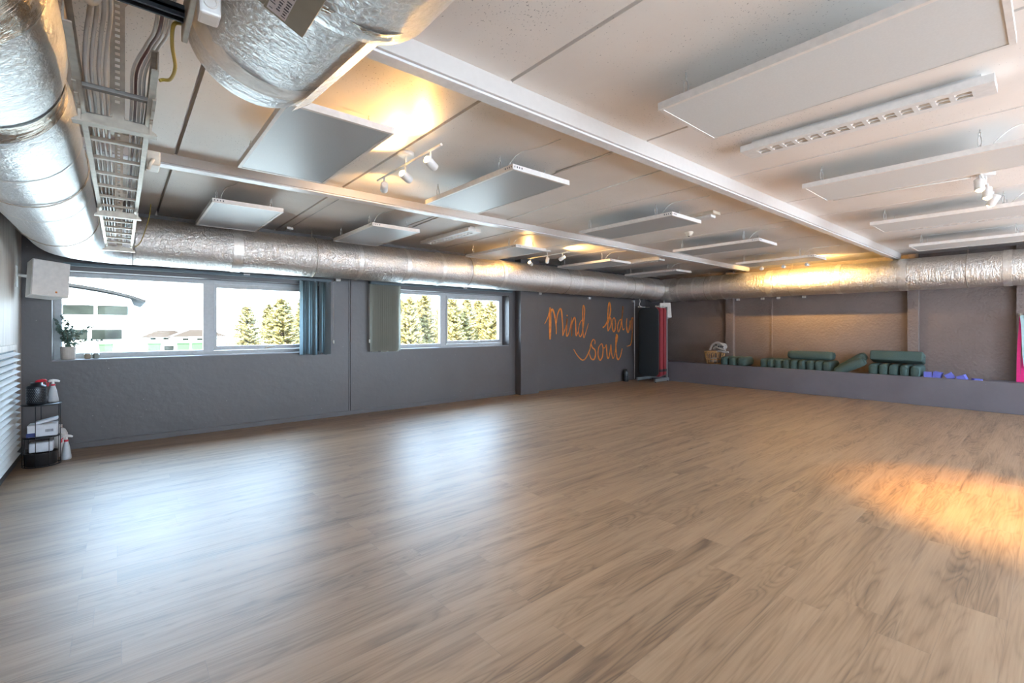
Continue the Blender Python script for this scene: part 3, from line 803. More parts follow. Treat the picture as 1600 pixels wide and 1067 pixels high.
run('surface_cable', [(5.46, 1.45, ZC-.006), (5.53, .47, ZC-.006)], .006, 'white ceiling cable leading to the cluster of three white spots')
# wire mount bits below the ducts
clip = [( (2.36, 6.62, 1.955), 'white cable clamp on the dark wall between the two window blinds'),
        ((7.86, 6.64, 1.915), 'white cable clamp on the wall above the orange word Mind'),
        ((9.50, 6.64, 1.905), 'white cable clamp at the top of the thin wall conduit'),
        ((6.35, 6.63, 1.95), 'white sensor with a hanging lead beside the column top')]
c0 = None
for p, lb in clip:
    if c0 is None:
        c0 = thing('wall_mounted_clamp', p, lb, 'cable clamp', 'white cable clamps below the ducts')
        MB().box((p[0]-.035, p[1]-.02, p[2]-.022), (p[0]+.035, YW, p[2]+.022)).build('clamp_body', M['white'], c0, bevel=.003)
        MB().box((p[0]-.022, p[1]-.026, p[2]-.008), (p[0]+.022, p[1]-.02, p[2]+.010)).build('clamp_slot', M['cable'], c0)
    else: dup(c0, p, lb)
rp = [((XR-.03, y, 1.90), lb) for y, lb in ((4.66, 'white clip on the right wall next to the first pilaster'), (4.14, 'white clip on the rough wall just before the thin wall joint'), (3.82, 'white clip on the rough wall just past the thin wall joint'), (3.34, 'lone white clip on the rough wall above the row of green bolsters'))]
for p, lb in rp:
    o = MB().box((p[0]-.02, p[1]-.03, p[2]-.022), (XR, p[1]+.03, p[2]+.022)).build('wall_mounted_clip', M['white'], bevel=.003)
    tag(o, lb.replace('right wall', 'rough wall'), 'clip', 'white clips under the wall duct')
run('wall_conduit', [(9.57, YW-.012, .02), (9.57, YW-.012, 1.93)], .011, 'thin pale vertical wall conduit crossing the painted word body', 'white')
o = run('hanging_lead', smooth_pts([(9.34, 6.36, 1.945), (9.35, 6.35, 1.88), (9.335, 6.36, 1.82), (9.35, 6.34, 1.77), (9.37, 6.31, 1.765)]), .008, 'short white lead dangling from the duct beside the mat rack', 'white')

# ------------------------------------------------------------------ vertical blinds
def blind(label, x0, x1, s0, s1, z, m, n, cordx):
    r = thing('vertical_blind', ((x0+x1)/2, 6.60, z-.04), label, 'window blind')
    mb = MB().box((x0, 6.585, z-.030), (x1, 6.625, z+.004)); mb.box((x0, 6.630, z-.012), (x1, YW, z+.004))
    mb.build('headrail', M['rail'], r, bevel=.003)
    zb = .905
    for k in range(n):
        x = s0 + (s1-s0)*(k+.5)/n; a = (random.uniform(1.0, 1.4) if k % 3 else random.uniform(.45, .9)) if m is M['slat1'] else random.uniform(.30, .42)
        mb = MB(); w = .055; pts = []
        N = 6
        for zz in (zb + random.uniform(-.012, .02), z-.035):
            for j in range(N+1):
                t = j/N*2-1; bow = .006*(1-t*t)
                pts.append(Vector((x + w*t*math.cos(a) - bow*math.sin(a), 6.605 + w*t*math.sin(a)*.62 + bow*math.cos(a), zz)))
        mb.v = pts
        for j in range(N): mb.face((j, j+1, N+1+j+1, N+1+j), None, True)
        mb.build('slat', m, r)
        MB().box((x-.012, 6.603, z-.042), (x+.012, 6.607, z-.028)).build('slat_clip', M['rail'], r)
    mb = MB().tube([(cordx, 6.60, z-.03), (cordx+.003, 6.60, 1.10)], .0025, 6)
    mb.build('pull_cord', M['cable'], r)
    MB().lathe([(.004, 1.10), (.010, 1.09), (.010, 1.05), (.006, 1.045)], (cordx+.003, 6.60, 0), 12).build('cord_weight', M['white'], r)
    MB().box((x0+.6*(x1-x0), 6.575, z-.012), (x0+.6*(x1-x0)+.07, 6.60, z+.006)).build('rail_bracket', M['cable'], r)
    return r
blind('blue-grey vertical blind drawn aside beside the first window', -.45, 2.26, 1.86, 2.235, 1.945, M['slat1'], 13, 2.29)
blind('sage-grey vertical blind bunched at the start of the second window', 2.83, 5.60, 2.86, 3.30, 1.955, M['slat2'], 13, 2.815)

# ------------------------------------------------------------------ painted words on the wall
def wp(p, u0=840, v0=460, s=8.894): return ony(u0 + p[0]/s, v0 + p[1]/s, YW)
def word(name, strokes, label):
    mb = MB()
    for pts, w in strokes:
        P = smooth_pts([wp(p) for p in pts], 6); N = len(P)
        b = len(mb.v)
        for i in range(N):
            t = (P[min(i+1, N-1)] - P[max(i-1, 0)]); t.y = 0
            t = t.normalized() if t.length > 1e-6 else Vector((1, 0, 0))
            nn = Vector((-t.z, 0, t.x)); k = w*(.55 + .45*math.sin(PI*min(1, max(0, (i+.6)/(N)))))*.5
            for yy in (YW-.0006, YW-.0045):
                mb.v.append(Vector((P[i].x, yy, P[i].z)) + nn*k); mb.v.append(Vector((P[i].x, yy, P[i].z)) - nn*k)
        for i in range(N-1):
            a = b+4*i; c = a+4
            mb.face((a+2, a+3, c+3, c+2)); mb.face((a, c, c+1, a+1)); mb.face((a, a+2, c+2, c)); mb.face((a+1, c+1, c+3, a+3))
        mb.face((b, b+1, b+3, b+2)); e = b+4*(N-1); mb.face((e, e+2, e+3, e+1))
    return tag(mb.build(name, M['orange']), label, 'wall lettering', 'painted words on the dark wall')
word('painted_sign', [
 ([(95,410),(120,365),(150,290),(172,180)], .022), ([(173,180),(172,300),(172,460),(172,625)], .072),
 ([(175,330),(185,240),(203,208),(220,235),(240,320),(255,430),(258,552)], .040), ([(258,400),(275,280),(300,215),(318,200),(332,240),(340,340),(347,450),(348,575)], .036),
 ([(348,575),(375,500),(405,400),(408,335),(402,450),(402,575),(430,545),(458,430),(472,325)], .030), ([(404,286),(414,300)], .030),
 ([(470,320),(476,430),(473,580),(476,430),(495,350),(515,320),(525,370),(530,480),(535,575),(560,520),(575,450)], .030),
 ([(622,350),(590,390),(568,480),(575,560),(595,585),(615,540),(635,430),(650,260),(650,190),(637,155),(628,190),(624,320),(628,480),(640,600),(665,540),(705,405)], .030)],
 'orange brush-script word Mind painted on the dark wall')
word('painted_sign', [
 ([(905,460),(935,435),(965,380),(1000,300),(1012,200),(998,115),(982,170),(975,300),(975,510)], .046), ([(975,510),(1000,470),(1022,400),(1015,335),(1000,325),(985,390)], .034),
 ([(1060,322),(1040,360),(1036,450),(1052,515),(1073,490),(1082,400),(1070,335),(1056,325)], .034),
 ([(1165,345),(1130,370),(1110,450),(1120,520),(1145,470),(1165,370),(1180,250),(1185,165),(1174,300),(1170,400),(1185,490),(1205,470)], .036),
 ([(1240,330),(1233,420),(1245,510),(1262,520),(1280,430),(1286,360)], .040), ([(1326,325),(1308,335),(1300,400),(1295,500)], .034), ([(1326,325),(1318,450),(1310,600),(1295,690),(1268,712),(1240,720)], .026)],
 'orange brush-script word body painted across the thin wall conduit')
word('painted_sign', [
 ([(500,760),(540,830),(590,890),(630,912),(670,880),(720,780),(740,690),(760,640),(780,625),(797,650),(795,690)], .030),
 ([(742,680),(760,735),(795,770),(805,830),(790,890),(770,905),(740,885),(712,800)], .036),
 ([(885,685),(850,730),(838,820),(850,890),(872,910),(900,860),(908,760),(895,690),(878,690)], .036),
 ([(905,740),(935,740),(955,700),(960,790),(970,880),(990,870),(1010,760),(1018,700),(1025,800),(1045,890),(1070,840)], .036),
 ([(1070,840),(1090,700),(1108,600),(1103,565),(1092,572),(1086,680),(1090,800),(1110,900),(1145,870),(1175,750)], .042)],
 'orange brush-script word soul painted below the other two words')

# ------------------------------------------------------------------ loudspeakers
def speaker(label, c, yaw, pitch, roll, w, h, d, wallx=None, dot=True):
    r = thing('wall_speaker', c, label, 'loudspeaker')
    r.rotation_euler = (pitch, roll, yaw)
    mb = MB()   # tapering cabinet, front towards -Y
    b = [( -w/2, -d/2), (w/2, -d/2), (w*.36, d/2), (-w*.36, d/2)]
    mb.prism(b, 2, -h/2, h/2)
    mb.build('speaker_cabinet', M['white'], r, bevel=.006, loc=(0, 0, 0))
    MB().box((-w/2+.004, -d/2-.010, -h/2+.004), (w/2-.004, -d/2+.001, h/2-.004)).build('speaker_grille', M['pframe'], r, bevel=.004, loc=(0, 0, 0))
    if dot: MB().box((w*.12, -d/2-.0125, -h*.40), (w*.17, -d/2-.0095, -h*.35)).build('speaker_badge', M['orange'], r, loc=(0, 0, 0))
    return r
sp1 = speaker('white angled wall speaker in the corner beside the first window', (-.555, 6.33, 1.735), .46, -.10, .085, .28, .345, .20)
mb = MB().box((XL, 6.33, 1.66), (XL+.008, 6.40, 1.86))
mb.tube([(XL+.004, 6.37, 1.775), (-.66, 6.38, 1.765)], .014, 8)
o = mb.build('speaker_bracket', M['white'], None); 
o.parent = sp1; o.matrix_parent_inverse = (Matrix.Translation(sp1.location) @ sp1.rotation_euler.to_matrix().to_4x4()).inverted()
sp2 = speaker('white speaker half hidden behind the top of the mat rack', (10.04, 6.13, 1.67), -.75, -.16, -.04, .26, .36, .2, dot=False)
mb = MB().tube([(10.05, 6.15, 1.71), (10.05, 6.15, ZD2-.24)], .012, 8); o = mb.build('hanging_bracket', M['white'], None)
o.parent = sp2; o.matrix_parent_inverse = (Matrix.Translation(sp2.location) @ sp2.rotation_euler.to_matrix().to_4x4()).inverted()

# ------------------------------------------------------------------ mat rack with hanging mats
rk = thing('mat_rack', (9.68, 6.2, 0), 'mat stand with two silver bar feet in the far corner', 'mat rack')
for yy in (5.97, 6.44):
    mb = MB().box((9.36, yy-.025, .018), (9.945, yy+.025, .085)); mb.build('rack_foot', M['foot'], rk, bevel=.006)
    for xx in (9.40, 9.90): MB().lathe([(.018, 0), (.018, .02)], (xx, yy, 0), 12).build('rubber_pad', M['black'], rk)
    mb = MB().box((9.85, yy-.018, .085), (9.886, yy+.018, 1.76)); mb.build('upright_post', M['foot'], rk, bevel=.003)
    mb = MB().tube([(9.868, yy, 1.762), (9.40, yy, 1.762)], .008, 10); mb.build('hanging_prong', M['white'], rk)
MB().box((9.85, 5.95, .05), (9.886, 6.46, .085)).build('cross_bar', M['foot'], rk, bevel=.003)
MB().box((9.85, 5.95, 1.70), (9.886, 6.46, 1.735)).build('cross_bar', M['foot'], rk, bevel=.003)
def mat_mesh(x, t, y0, y1, z0, z1, rad, m, sag=0):
    poly = []
    for (cy, cz, a0) in ((y1-rad, z1-rad, 0), (y0+rad, z1-rad, 90), (y0+rad, z0+rad, 180), (y1-rad, z0+rad, 270)):
        for k in range(7):
            a = math.radians(a0+15*k); poly.append((cy+rad*math.cos(a), cz+rad*math.sin(a)))
    return MB().prism(poly, 0, x, x+t)
def hung_mat(x, t, y0, y1, z0, z1, rad, m, label, grp=None, strap_=False):
    r = thing('exercise_mat', (x, (y0+y1)/2, z0), label, 'exercise mat', grp)
    mat_mesh(x, t, y0, y1, z0, z1, rad, m).build('mat_sheet', M[m], r, bevel=min(.008, t*.35), seg=3)
    for yy in (5.97, 6.44):
        pts = [(x-.002, yy+.016*math.cos(2*PI*k/16), 1.762+.016*math.sin(2*PI*k/16)) for k in range(16)]
        MB().tube(pts, .004, 6, closed=True).build('eyelet', M['steel'], r)
    if strap_: MB().box((x-.003, y0-.004, .24), (x+t+.003, y0+.03, .30)).build('mat_strap', M['black'], r)
    return r
fm = hung_mat(9.42, .022, 5.905, 6.43, .135, 1.738, .12, 'mat_black', 'front black exercise mat hanging on the mat rack')
MB().box((9.4185, 5.912, .955), (9.4215, 6.424, .961)).build('fold_crease', M['black'], fm)
hung_mat(9.449, .018, 5.93, 6.46, .15, 1.732, .12, 'mat_black', 'black exercise mat hanging directly behind the front mat')
hung_mat(9.52, .110, 5.915, 6.46, .125, 1.735, .06, 'mat_red', 'thick red mat hanging between the black mats and the rear red one', None, True)
hung_mat(9.70, .090, 5.925, 6.46, .145, 1.730, .06, 'mat_red', 'rearmost red mat on the mat rack, nearest the low wall', None, True)

# small black perforated lantern on the floor by the wall
def lantern(name, c, r, h, label, lidm='blackmetal'):
    root = thing(name, c, label, 'lantern')
    x, y, z = c
    MB().lathe([(r*.86, z), (r, z+.012), (r, z+h*.80), (r*.93, z+h*.86), (r*.62, z+h*.90), (r*.60, z+h), (r*.50, z+h), (r*.50, z+h*.92)], (x, y, 0), 32).build('lantern_body', M['blackmetal'], root)
    mb = MB(); n = 30; rows = 9
    for k in range(n):
        for j in range(rows):
            a = 2*PI*(k + .5*(j % 2))/n; zz = z + h*(.16 + .56*j/(rows-1))
            q = Matrix.Rotation(a, 3, 'Z') @ Matrix.Rotation(PI/4, 3, 'X')
            mb.obox((x + (r+.0006)*math.cos(a), y + (r+.0006)*math.sin(a), zz), (.0008, r*.024, r*.024), q)
    mb.build('lattice_grille', M['foot'], root)
    return root
lantern('floor_lantern', (9.10, 6.57, 0), .062, .285, 'small dark lantern standing on the floor below the word soul')

# ------------------------------------------------------------------ things on the ledge behind the low wall
ZL = .435
def bolster_mesh(L, w, h, seg=5):
    mb = MB().obox((0, 0, 0), (L/2, w/2, h/2)); return mb
def make_bolster(L, w, h, label, grp, bev=.42):
    r = thing('yoga_bolster', (0, 0, 0), label, 'bolster', grp)
    mb = MB().obox((0, 0, 0), (L/2, w/2, h/2))
    mb.build('bolster_cover', M['bolster'], r, bevel=min(w, h)*bev, seg=5, loc=(0, 0, 0))
    for s in (-1, 1):
        pts = [(s*L*.485, (w*.40)*math.cos(a), (h*.40)*math.sin(a)) for a in [2*PI*k/20 for k in range(20)]]
        MB().tube(pts, .004, 6, closed=True).build('piping', M['bolster'], r, loc=(0, 0, 0))
    MB().obox((-L/2-.001, 0, h*.1), (.006, .03, .006)).build('carry_loop', M['bolster'], r, loc=(0, 0, 0))
    return r
G1 = 'row of green bolsters below the long one lying on top'
b0 = make_bolster(.56, .131, .20, 'dark green bolster in the row of nine, at the end nearest the basket', G1)
names9 = ['second', 'third', 'fourth', 'fifth', 'sixth', 'seventh', 'eighth', 'ninth']
b0.location = (10.36, 3.91, ZL+.10); b0.rotation_euler = (0, 0, .02)
for k in range(1, 9):
    dup(b0, (10.36, 3.91-.1415*k, ZL+.10), 'dark green bolster, %s from the basket end in the row of nine' % names9[k-1], (random.uniform(-.03, .03), 0, random.uniform(-.012, .012)))
b1 = make_bolster(.80, .19, .165, 'long green bolster lying across the row of nine bolsters', 'bolsters on top'); b1.location = (10.32, 3.11, ZL+.29); b1.rotation_euler = (0, 0, PI/2)
G2 = 'row of green bolsters below the big flat one'
b2 = dup(b0, (10.36, 2.09, ZL+.10), 'green bolster under the big flat one, nearest the leaning pair', (0, 0, 0), G2)
for k, nm in enumerate(('second', 'third', 'fourth', 'fifth')):
    dup(b0, (10.36, 2.09-.142*(k+1), ZL+.10), 'green bolster under the big flat one, %s from the leaning pair' % nm, (random.uniform(-.03, .03), 0, random.uniform(-.012, .012)), G2)
b3 = make_bolster(.72, .27, .17, 'biggest green bolster, flat on the row beside the purple blocks', 'bolsters on top', .16)
b3.location = (10.36, 1.80, ZL+.318); b3.rotation_euler = (.27, .0, PI/2)
b4 = make_bolster(.52, .16, .16, 'outer leaning green bolster, propped up beside the big flat one', 'leaning bolsters')
b4.location = (10.30, 2.44, ZL+.185); b4.rotation_euler = (0, .62, PI/2+.05)
dup(b4, (10.120, 2.43, ZL+.128), 'inner leaning green bolster, lower than its propped neighbour', (0, .50, PI/2))
dup(b0, (10.30, 4.70, ZL+.10), 'green bolster closest to the wicker basket, under the grey blanket', (-.02, 0, .0), 'bolsters beside the basket')
dup(b0, (10.34, 4.545, ZL+.10), 'middle green bolster of the three beside the wicker basket', (-.04, 0, .0), 'bolsters beside the basket')
b5 = make_bolster(.50, .19, .20, 'wider green bolster tilted at the end of the three beside the basket', 'bolsters beside the basket'); b5.location = (10.33, 4.355, ZL+.105); b5.rotation_euler = (-.06, 0, .03)
# purple blocks
def block(loc, rot, label):
    o = MB().obox((0, 0, 0), (.075, .05, .05)).build('yoga_block', M['purple'], None, bevel=.006, loc=loc, rot=rot)
    return tag(o, label, 'yoga block', 'purple foam blocks')
block((10.20, 1.372, ZL+.056), (0, 0, .05), 'upright purple foam block touching the green bolsters')
block((10.20, 1.255, ZL+.062), (.22, 0, -.05), 'second purple foam block, leaning slightly on the upright one')
block((10.22, 1.11, ZL+.052), (-.62, 0, .1), 'purple foam block tipped over between the leaning and the flat one')
block((10.18, .962, ZL+.032), (-.40, 0, -.1), 'purple foam block sliding down low behind the low wall')
block((10.22, .80, ZL-.012), (.0, .0, .3), 'last purple foam block, barely showing above the low wall')

# basket with blankets
bk = thing('wicker_basket', (10.18, 4.97, ZL), 'honey wicker basket standing on the ledge by the first pilaster', 'basket')
bx, by = 10.20, 4.97
def ringpts(r, z, n=28, wob=0): return [(bx+r*math.cos(2*PI*k/n), by+r*math.sin(2*PI*k/n), z + wob*math.sin(k*2*PI*7/n)) for k in range(n)]
MB().lathe([(.0, ZL+.004), (.145, ZL+.004), (.145, ZL+.018), (0, ZL+.018)], (bx, by, 0), 28).build('basket_base', M['wicker'], bk)
mb = MB()
for r_, z_, t_ in ((.160, .022, .011), (.178, .125, .008)): mb.tube(ringpts(r_, ZL+z_), t_, 6, closed=True)
for k in range(13):
    a = 2*PI*k/13; da = 2*PI/26
    def Q(r_, a_, z_): return (bx+r_*math.cos(a_), by+r_*math.sin(a_), ZL+z_)
    mb.tube(smooth_pts([Q(.158, a, .02), Q(.176, a, .12), Q(.196, a-.0, .21), Q(.208, a+da*.35, .268), Q(.212, a+da, .288), Q(.208, a+da*1.65, .268), Q(.196, a+da*2, .21), Q(.178, a+da*2, .125)], 4), .0075, 6)
mb.build('woven_lattice', M['wicker'], bk)
MB().tube(ringpts(.214, ZL+.292), .011, 8, closed=True).build('basket_rim', M['wicker'], bk)
def lump(c, s, seed, n=20, m=14):
    mb = MB(); c = Vector(c)
    for i in range(m+1):
        ph = PI*i/m
        for k in range(n):
            a = 2*PI*k/n; d = Vector((math.sin(ph)*math.cos(a), math.sin(ph)*math.sin(a), math.cos(ph)))
            q = 1 + .22*mnoise.noise(d*2.2 + Vector((seed, 0, 0))) + .10*mnoise.noise(d*6 + Vector((seed, 5, 0)))
            mb.v.append(c + Vector((d.x*s[0]*q, d.y*s[1]*q, d.z*s[2]*q)))
    for i in range(m):
        for k in range(n):
            l = (k+1) % n; mb.face((i*n+k, i*n+l, (i+1)*n+l, (i+1)*n+k), None, True)
    return mb
def rolled(pts, w, t, turns=0): 
    return MB().tube(smooth_pts(pts, 8), w, 12, squash=(1, t))
o = thing('folded_blanket', (10.2, 4.90, ZL+0.245), 'pale grey blanket heaped over the wicker basket and nearest bolster', 'blanket')
lump((10.22, 4.86, ZL+0.410), (.12, .16, .085), 3).build('blanket_heap', M['blanket'], o)
mb = MB()
mb.tube(smooth_pts([(10.08, 5.02, ZL+0.335), (10.06, 4.95, ZL+0.455), (10.07, 4.84, ZL+0.505), (10.06, 4.74, ZL+0.455), (10.05, 4.69, ZL+0.365)], 8), .030, 10, squash=(1, .7))
mb.tube(smooth_pts([(10.07, 4.93, ZL+0.365), (10.05, 4.86, ZL+0.405), (10.05, 4.76, ZL+0.365), (10.05, 4.66, ZL+0.335)], 8), .034, 10, squash=(1, .7))
mb.tube(smooth_pts([(10.08, 4.86, ZL+0.295), (10.05, 4.78, ZL+0.315), (10.05, 4.68, ZL+0.295), (10.06, 4.60, ZL+0.300)], 8), .030, 10, squash=(1, .7))
mb.build('blanket_fold', M['blanket'], o)
mb = MB()
for (y_, z_) in ((4.80, .315), (4.75, .32), (4.71, .315), (4.86, .35)):
    mb.obox((10.035, y_, ZL+.10+z_), (.012, .012, .018), Matrix.Rotation(.4, 3, 'X'))
mb.build('dark_pattern', M['blanket2'], o)
lump((bx, by, ZL+.10), (.100, .100, .065), 9).build('towel', M['blanket'], None)
tag(D.objects['towel'], 'crumpled pale towel inside the wicker basket', 'towel')

# resistance bands hanging by the right edge
def strip(pts, w, t, m, name, par):
    mb = MB(); P = smooth_pts(pts, 8)
    for p in P:
        for sx, sy in ((-t, -w), (t, -w), (t, w), (-t, w)): mb.v.append(p + Vector((sx, sy, 0)))
    for i in range(len(P)-1):
        a = 4*i
        for k in range(4):
            l = (k+1) % 4; mb.face((a+k, a+l, a+4+l, a+4+k))
    mb.face((0, 1, 2, 3)); e = 4*(len(P)-1); mb.face((e+3, e+2, e+1, e))
    return mb.build(name, m, par)
hk = thing('wall_hook', (10.57, .355, 1.45), 'small steel hook on the last pilaster holding stretch bands', 'hook')
MB().box((10.57, .335, 1.43), (10.59, .375, 1.49)).build('hook_plate', M['steel'], hk)
MB().tube(smooth_pts([(10.57, .355, 1.46), (10.47, .355, 1.45), (10.44, .355, 1.47), (10.44, .355, 1.49)]), .006, 8).build('hook_arm', M['steel'], hk)
pk = thing('hanging_stretch_band', (10.5, .36, ZL), 'bright pink stretch band hanging down behind the low wall', 'stretch band')
strip([(10.50, .345, 1.462), (10.50, .352, 1.25), (10.49, .365, 1.0), (10.49, .372, .7), (10.49, .375, ZL+.005)], .020, .003, M['pink'], 'band_strip', pk)
strip([(10.52, .330, 1.462), (10.52, .318, 1.25), (10.51, .312, 1.0), (10.51, .325, .7), (10.51, .335, ZL+.005)], .022, .003, M['pink'], 'band_strip', pk)
aq = thing('hanging_stretch_band', (10.45, .32, .7), 'pale aqua stretch band hanging beside the pink one', 'stretch band')
strip([(10.46, .335, 1.462), (10.46, .322, 1.3), (10.46, .312, 1.0), (10.46, .305, .8), (10.46, .285, .66), (10.46, .262, .72), (10.46, .26, 1.1), (10.46, .30, 1.462)], .024, .003, M['aqua'], 'band_strip', aq)

# ------------------------------------------------------------------ left corner: louvre, wire table and cleaning things
lv = thing('ventilation_louvre', (XL, 5.3, .05), 'large white slatted louvre panel set in the pale board wall', 'louvre')
ya, yb_, za, zb_ = 4.55, 6.20, .10, 1.07
mb = MB(); fw = .05
mb.box((XL, ya-fw, za-.005), (XL+.02, ya, zb_+fw)); mb.box((XL, yb_, za-.005), (XL+.02, yb_+fw*.4, zb_+fw)); mb.box((XL, ya, zb_), (XL+.02, yb_, zb_+fw))
mb.build('louvre_frame', M['boards'], lv, bevel=.003)
mb = MB(); z = za+.022
while z < zb_-.015:
    mb.obox((XL+.027, (ya+yb_)/2, z), (.024, (yb_-ya)/2, .0035), Matrix.Rotation(.42, 3, 'Y')); z += .054
mb.build('louvre_slats', M['white'], lv)
MB().box((XL, ya, za), (XL+.003, yb_, zb_)).build('back_plate', M['rail'], lv)

tx_, ty_ = -.560, 6.10
wt = thing('wire_table', (tx_, ty_, 0), 'small round black wire side table in the corner under the speaker', 'side table')
MB().lathe([(0, .560), (.132, .560), (.137, .566), (.134, .570), (0, .568)], (tx_, ty_, 0), 40).build('table_top', M['blackmetal'], wt)
MB().lathe([(0, .262), (.128, .262), (.131, .268), (0, .270)], (tx_, ty_, 0), 40).build('lower_shelf', M['blackmetal'], wt)
def cring(r, z, n=40): return [(tx_+r*math.cos(2*PI*k/n), ty_+r*math.sin(2*PI*k/n), z) for k in range(n)]
MB().tube(cring(.128, .006), .004, 6, closed=True).build('base_ring', M['blackmetal'], wt)
for k in range(9):
    a = 2*PI*k/9+.3
    hgt = .562 if k % 2 == 0 else .266
    MB().tube([(tx_+.128*math.cos(a), ty_+.128*math.sin(a), .004), (tx_+.128*math.cos(a), ty_+.128*math.sin(a), hgt)], .0028, 6).build('wire_leg', M['blackmetal'], wt)
lantern('tabletop_lantern', (tx_-.03, ty_-.035, .571),   .068, .198, 'black perforated lantern on the wire table top')
def sprayer(c, label, body, trig, h=.215, rot=0):
    r = thing('spray_bottle', c, label, 'spray bottle'); x, y, z = c
    MB().lathe([(.034, z), (.040, z+.006), (.038, z+.03), (.026, z+h*.52), (.015, z+h*.70), (.013, z+h*.74)], (x, y, 0), 24).build('bottle_body', M[body], r)
    MB().lathe([(.016, z+h*.72), (.016, z+h*.79)], (x, y, 0), 16).build('screw_collar', M['red'], r)
    q = Matrix.Rotation(rot, 3, 'Z')
    def W(a, b, c_): return Vector((x, y, z)) + q @ Vector((a, b, c_))
    mb = MB().tube([W(-.030, 0, h*.90), W(-.02, 0, h*.94), (W(.0, 0, h*.95)), W(.030, 0, h*.92), W(.045, 0, h*.885)], [.008, .013, .014, .012, .008], 10)
    mb.tube([W(0, 0, h*.78), W(0, 0, h*.94)], .010, 10)
    mb.build('spray_head', M[trig], r)
    MB().tube(smooth_pts([W(-.018, 0, h*.90), W(-.032, 0, h*.82), W(-.030, 0, h*.74), W(-.040, 0, h*.70)]), .004, 8).build('trigger', M['red'], r)
    return r
sprayer((tx_+.072, ty_+.045, .571), 'white spray bottle standing behind the black perforated lantern on the table', 'clear', 'white', .215, .1)
sprayer((tx_-.005, ty_+.088, .571), 'spray bottle with a red trigger head behind the lantern', 'clear', 'red', .218, PI)
sprayer((-.402, 6.20, 0), 'milky spray bottle standing on the floor beside the wire table', 'clear', 'white', .24, .1)
pp = thing('paper_pack', (tx_, ty_, .272), 'white paper towel pack with a dark blue patch on the lower shelf', 'paper pack', None)
mb = MB().obox((tx_+.012, ty_-.005, .272+.058), (.100, .075, .057)); mb.build('pack_wrapper', M['paper'], pp, bevel=.012, seg=3)
MB().obox((tx_-.062, ty_-.081, .272+.024), (.030, .003, .018)).build('blue_patch', M['blue'], pp)
mb = MB()
for k in range(6): mb.obox((tx_+.035+.009*k, ty_-.081, .272+.055), (.0022, .002, .012))
mb.build('barcode', M['ink'], pp)
o = MB().obox((tx_+.035, ty_, .272+.139), (.075, .055, .010), Matrix.Rotation(-.22, 3, 'Y')).build('paper_sheaf', M['paper'], bevel=.002)
tag(o, 'folded white paper sheaf lying on the wrapped paper pack', 'paper')
o = thing('storage_tub', (tx_-.01, ty_, .008), 'round black tub inside the base of the wire table', 'tub')
MB().lathe([(.095, .004), (.108, .012), (.114, .12), (.118, .125), (.110, .125), (.102, .02)], (tx_-.005, ty_, 0), 36).build('tub_body', M['black'], o)
o = MB().obox((tx_, ty_, .172), (.080, .055, .045)).build('cloth_pack', M['paper'], bevel=.012, seg=3)
tag(o, 'pale wrapped pack of cloths sitting in the black tub', 'pack')
o = thing('plastic_canister', (-.50, 6.38, 0), 'dim white plastic canister on the floor behind the wire table', 'canister')
MB().lathe([(.060, 0), (.066, .01), (.066, .22), (.05, .26), (.025, .28)], (-.47, 6.42, 0), 24).build('canister_body', M['cable'], o)
MB().lathe([(.028, .28), (.028, .31)], (-.47, 6.42, 0), 16).build('canister_cap', M['white'], o)

# ------------------------------------------------------------------ sill: potted eucalyptus and two cups
ZSI = ZS+.008
px_, py_ = -.425, 6.775
pl = thing('potted_eucalyptus', (px_, py_, ZSI), 'eucalyptus sprigs in a ribbed beige pot on the first window sill', 'potted plant')
mb = MB(); n = 60; prof = [(.052, 0), (.056, .01), (.060, .12), (.060, .135), (.053, .135), (.050, .09)]
b = 0
for (r_, z_) in prof:
    for k in range(n):
        a = 2*PI*k/n; rr_ = r_*(1 + .018*math.cos(a*20))
        mb.v.append(Vector((px_+rr_*math.cos(a), py_+rr_*math.sin(a), ZSI+z_)))
for i in range(len(prof)-1):
    for k in range(n):
        l = (k+1) % n; mb.face((i*n+k, i*n+l, (i+1)*n+l, (i+1)*n+k), None, True)
mb.face(range(n)); mb.build('plant_pot', M['pot'], pl)
MB().lathe([(0, .10), (.051, .10), (.051, .104), (0, .106)], (px_, py_, ZSI), 24).build('soil', M['stem'], pl)
random.seed(21)
ms, mlf = MB(), MB()
sprigs = [((-.10, .0, .30)), ((-.05, .02, .34)), ((.0, .02, .27)), ((.04, .0, .22)), ((-.08, -.04, .20)), ((-.09, .03, .25)), ((.19, .01, .22)), ((.28, .0, .06)), ((.15, .03, .16)), ((-.07, .01, .22)), ((-.02, -.05, .18)), ((.07, -.03, .14)), ((-.06, .05, .15)), ((.05, .04, .17))]
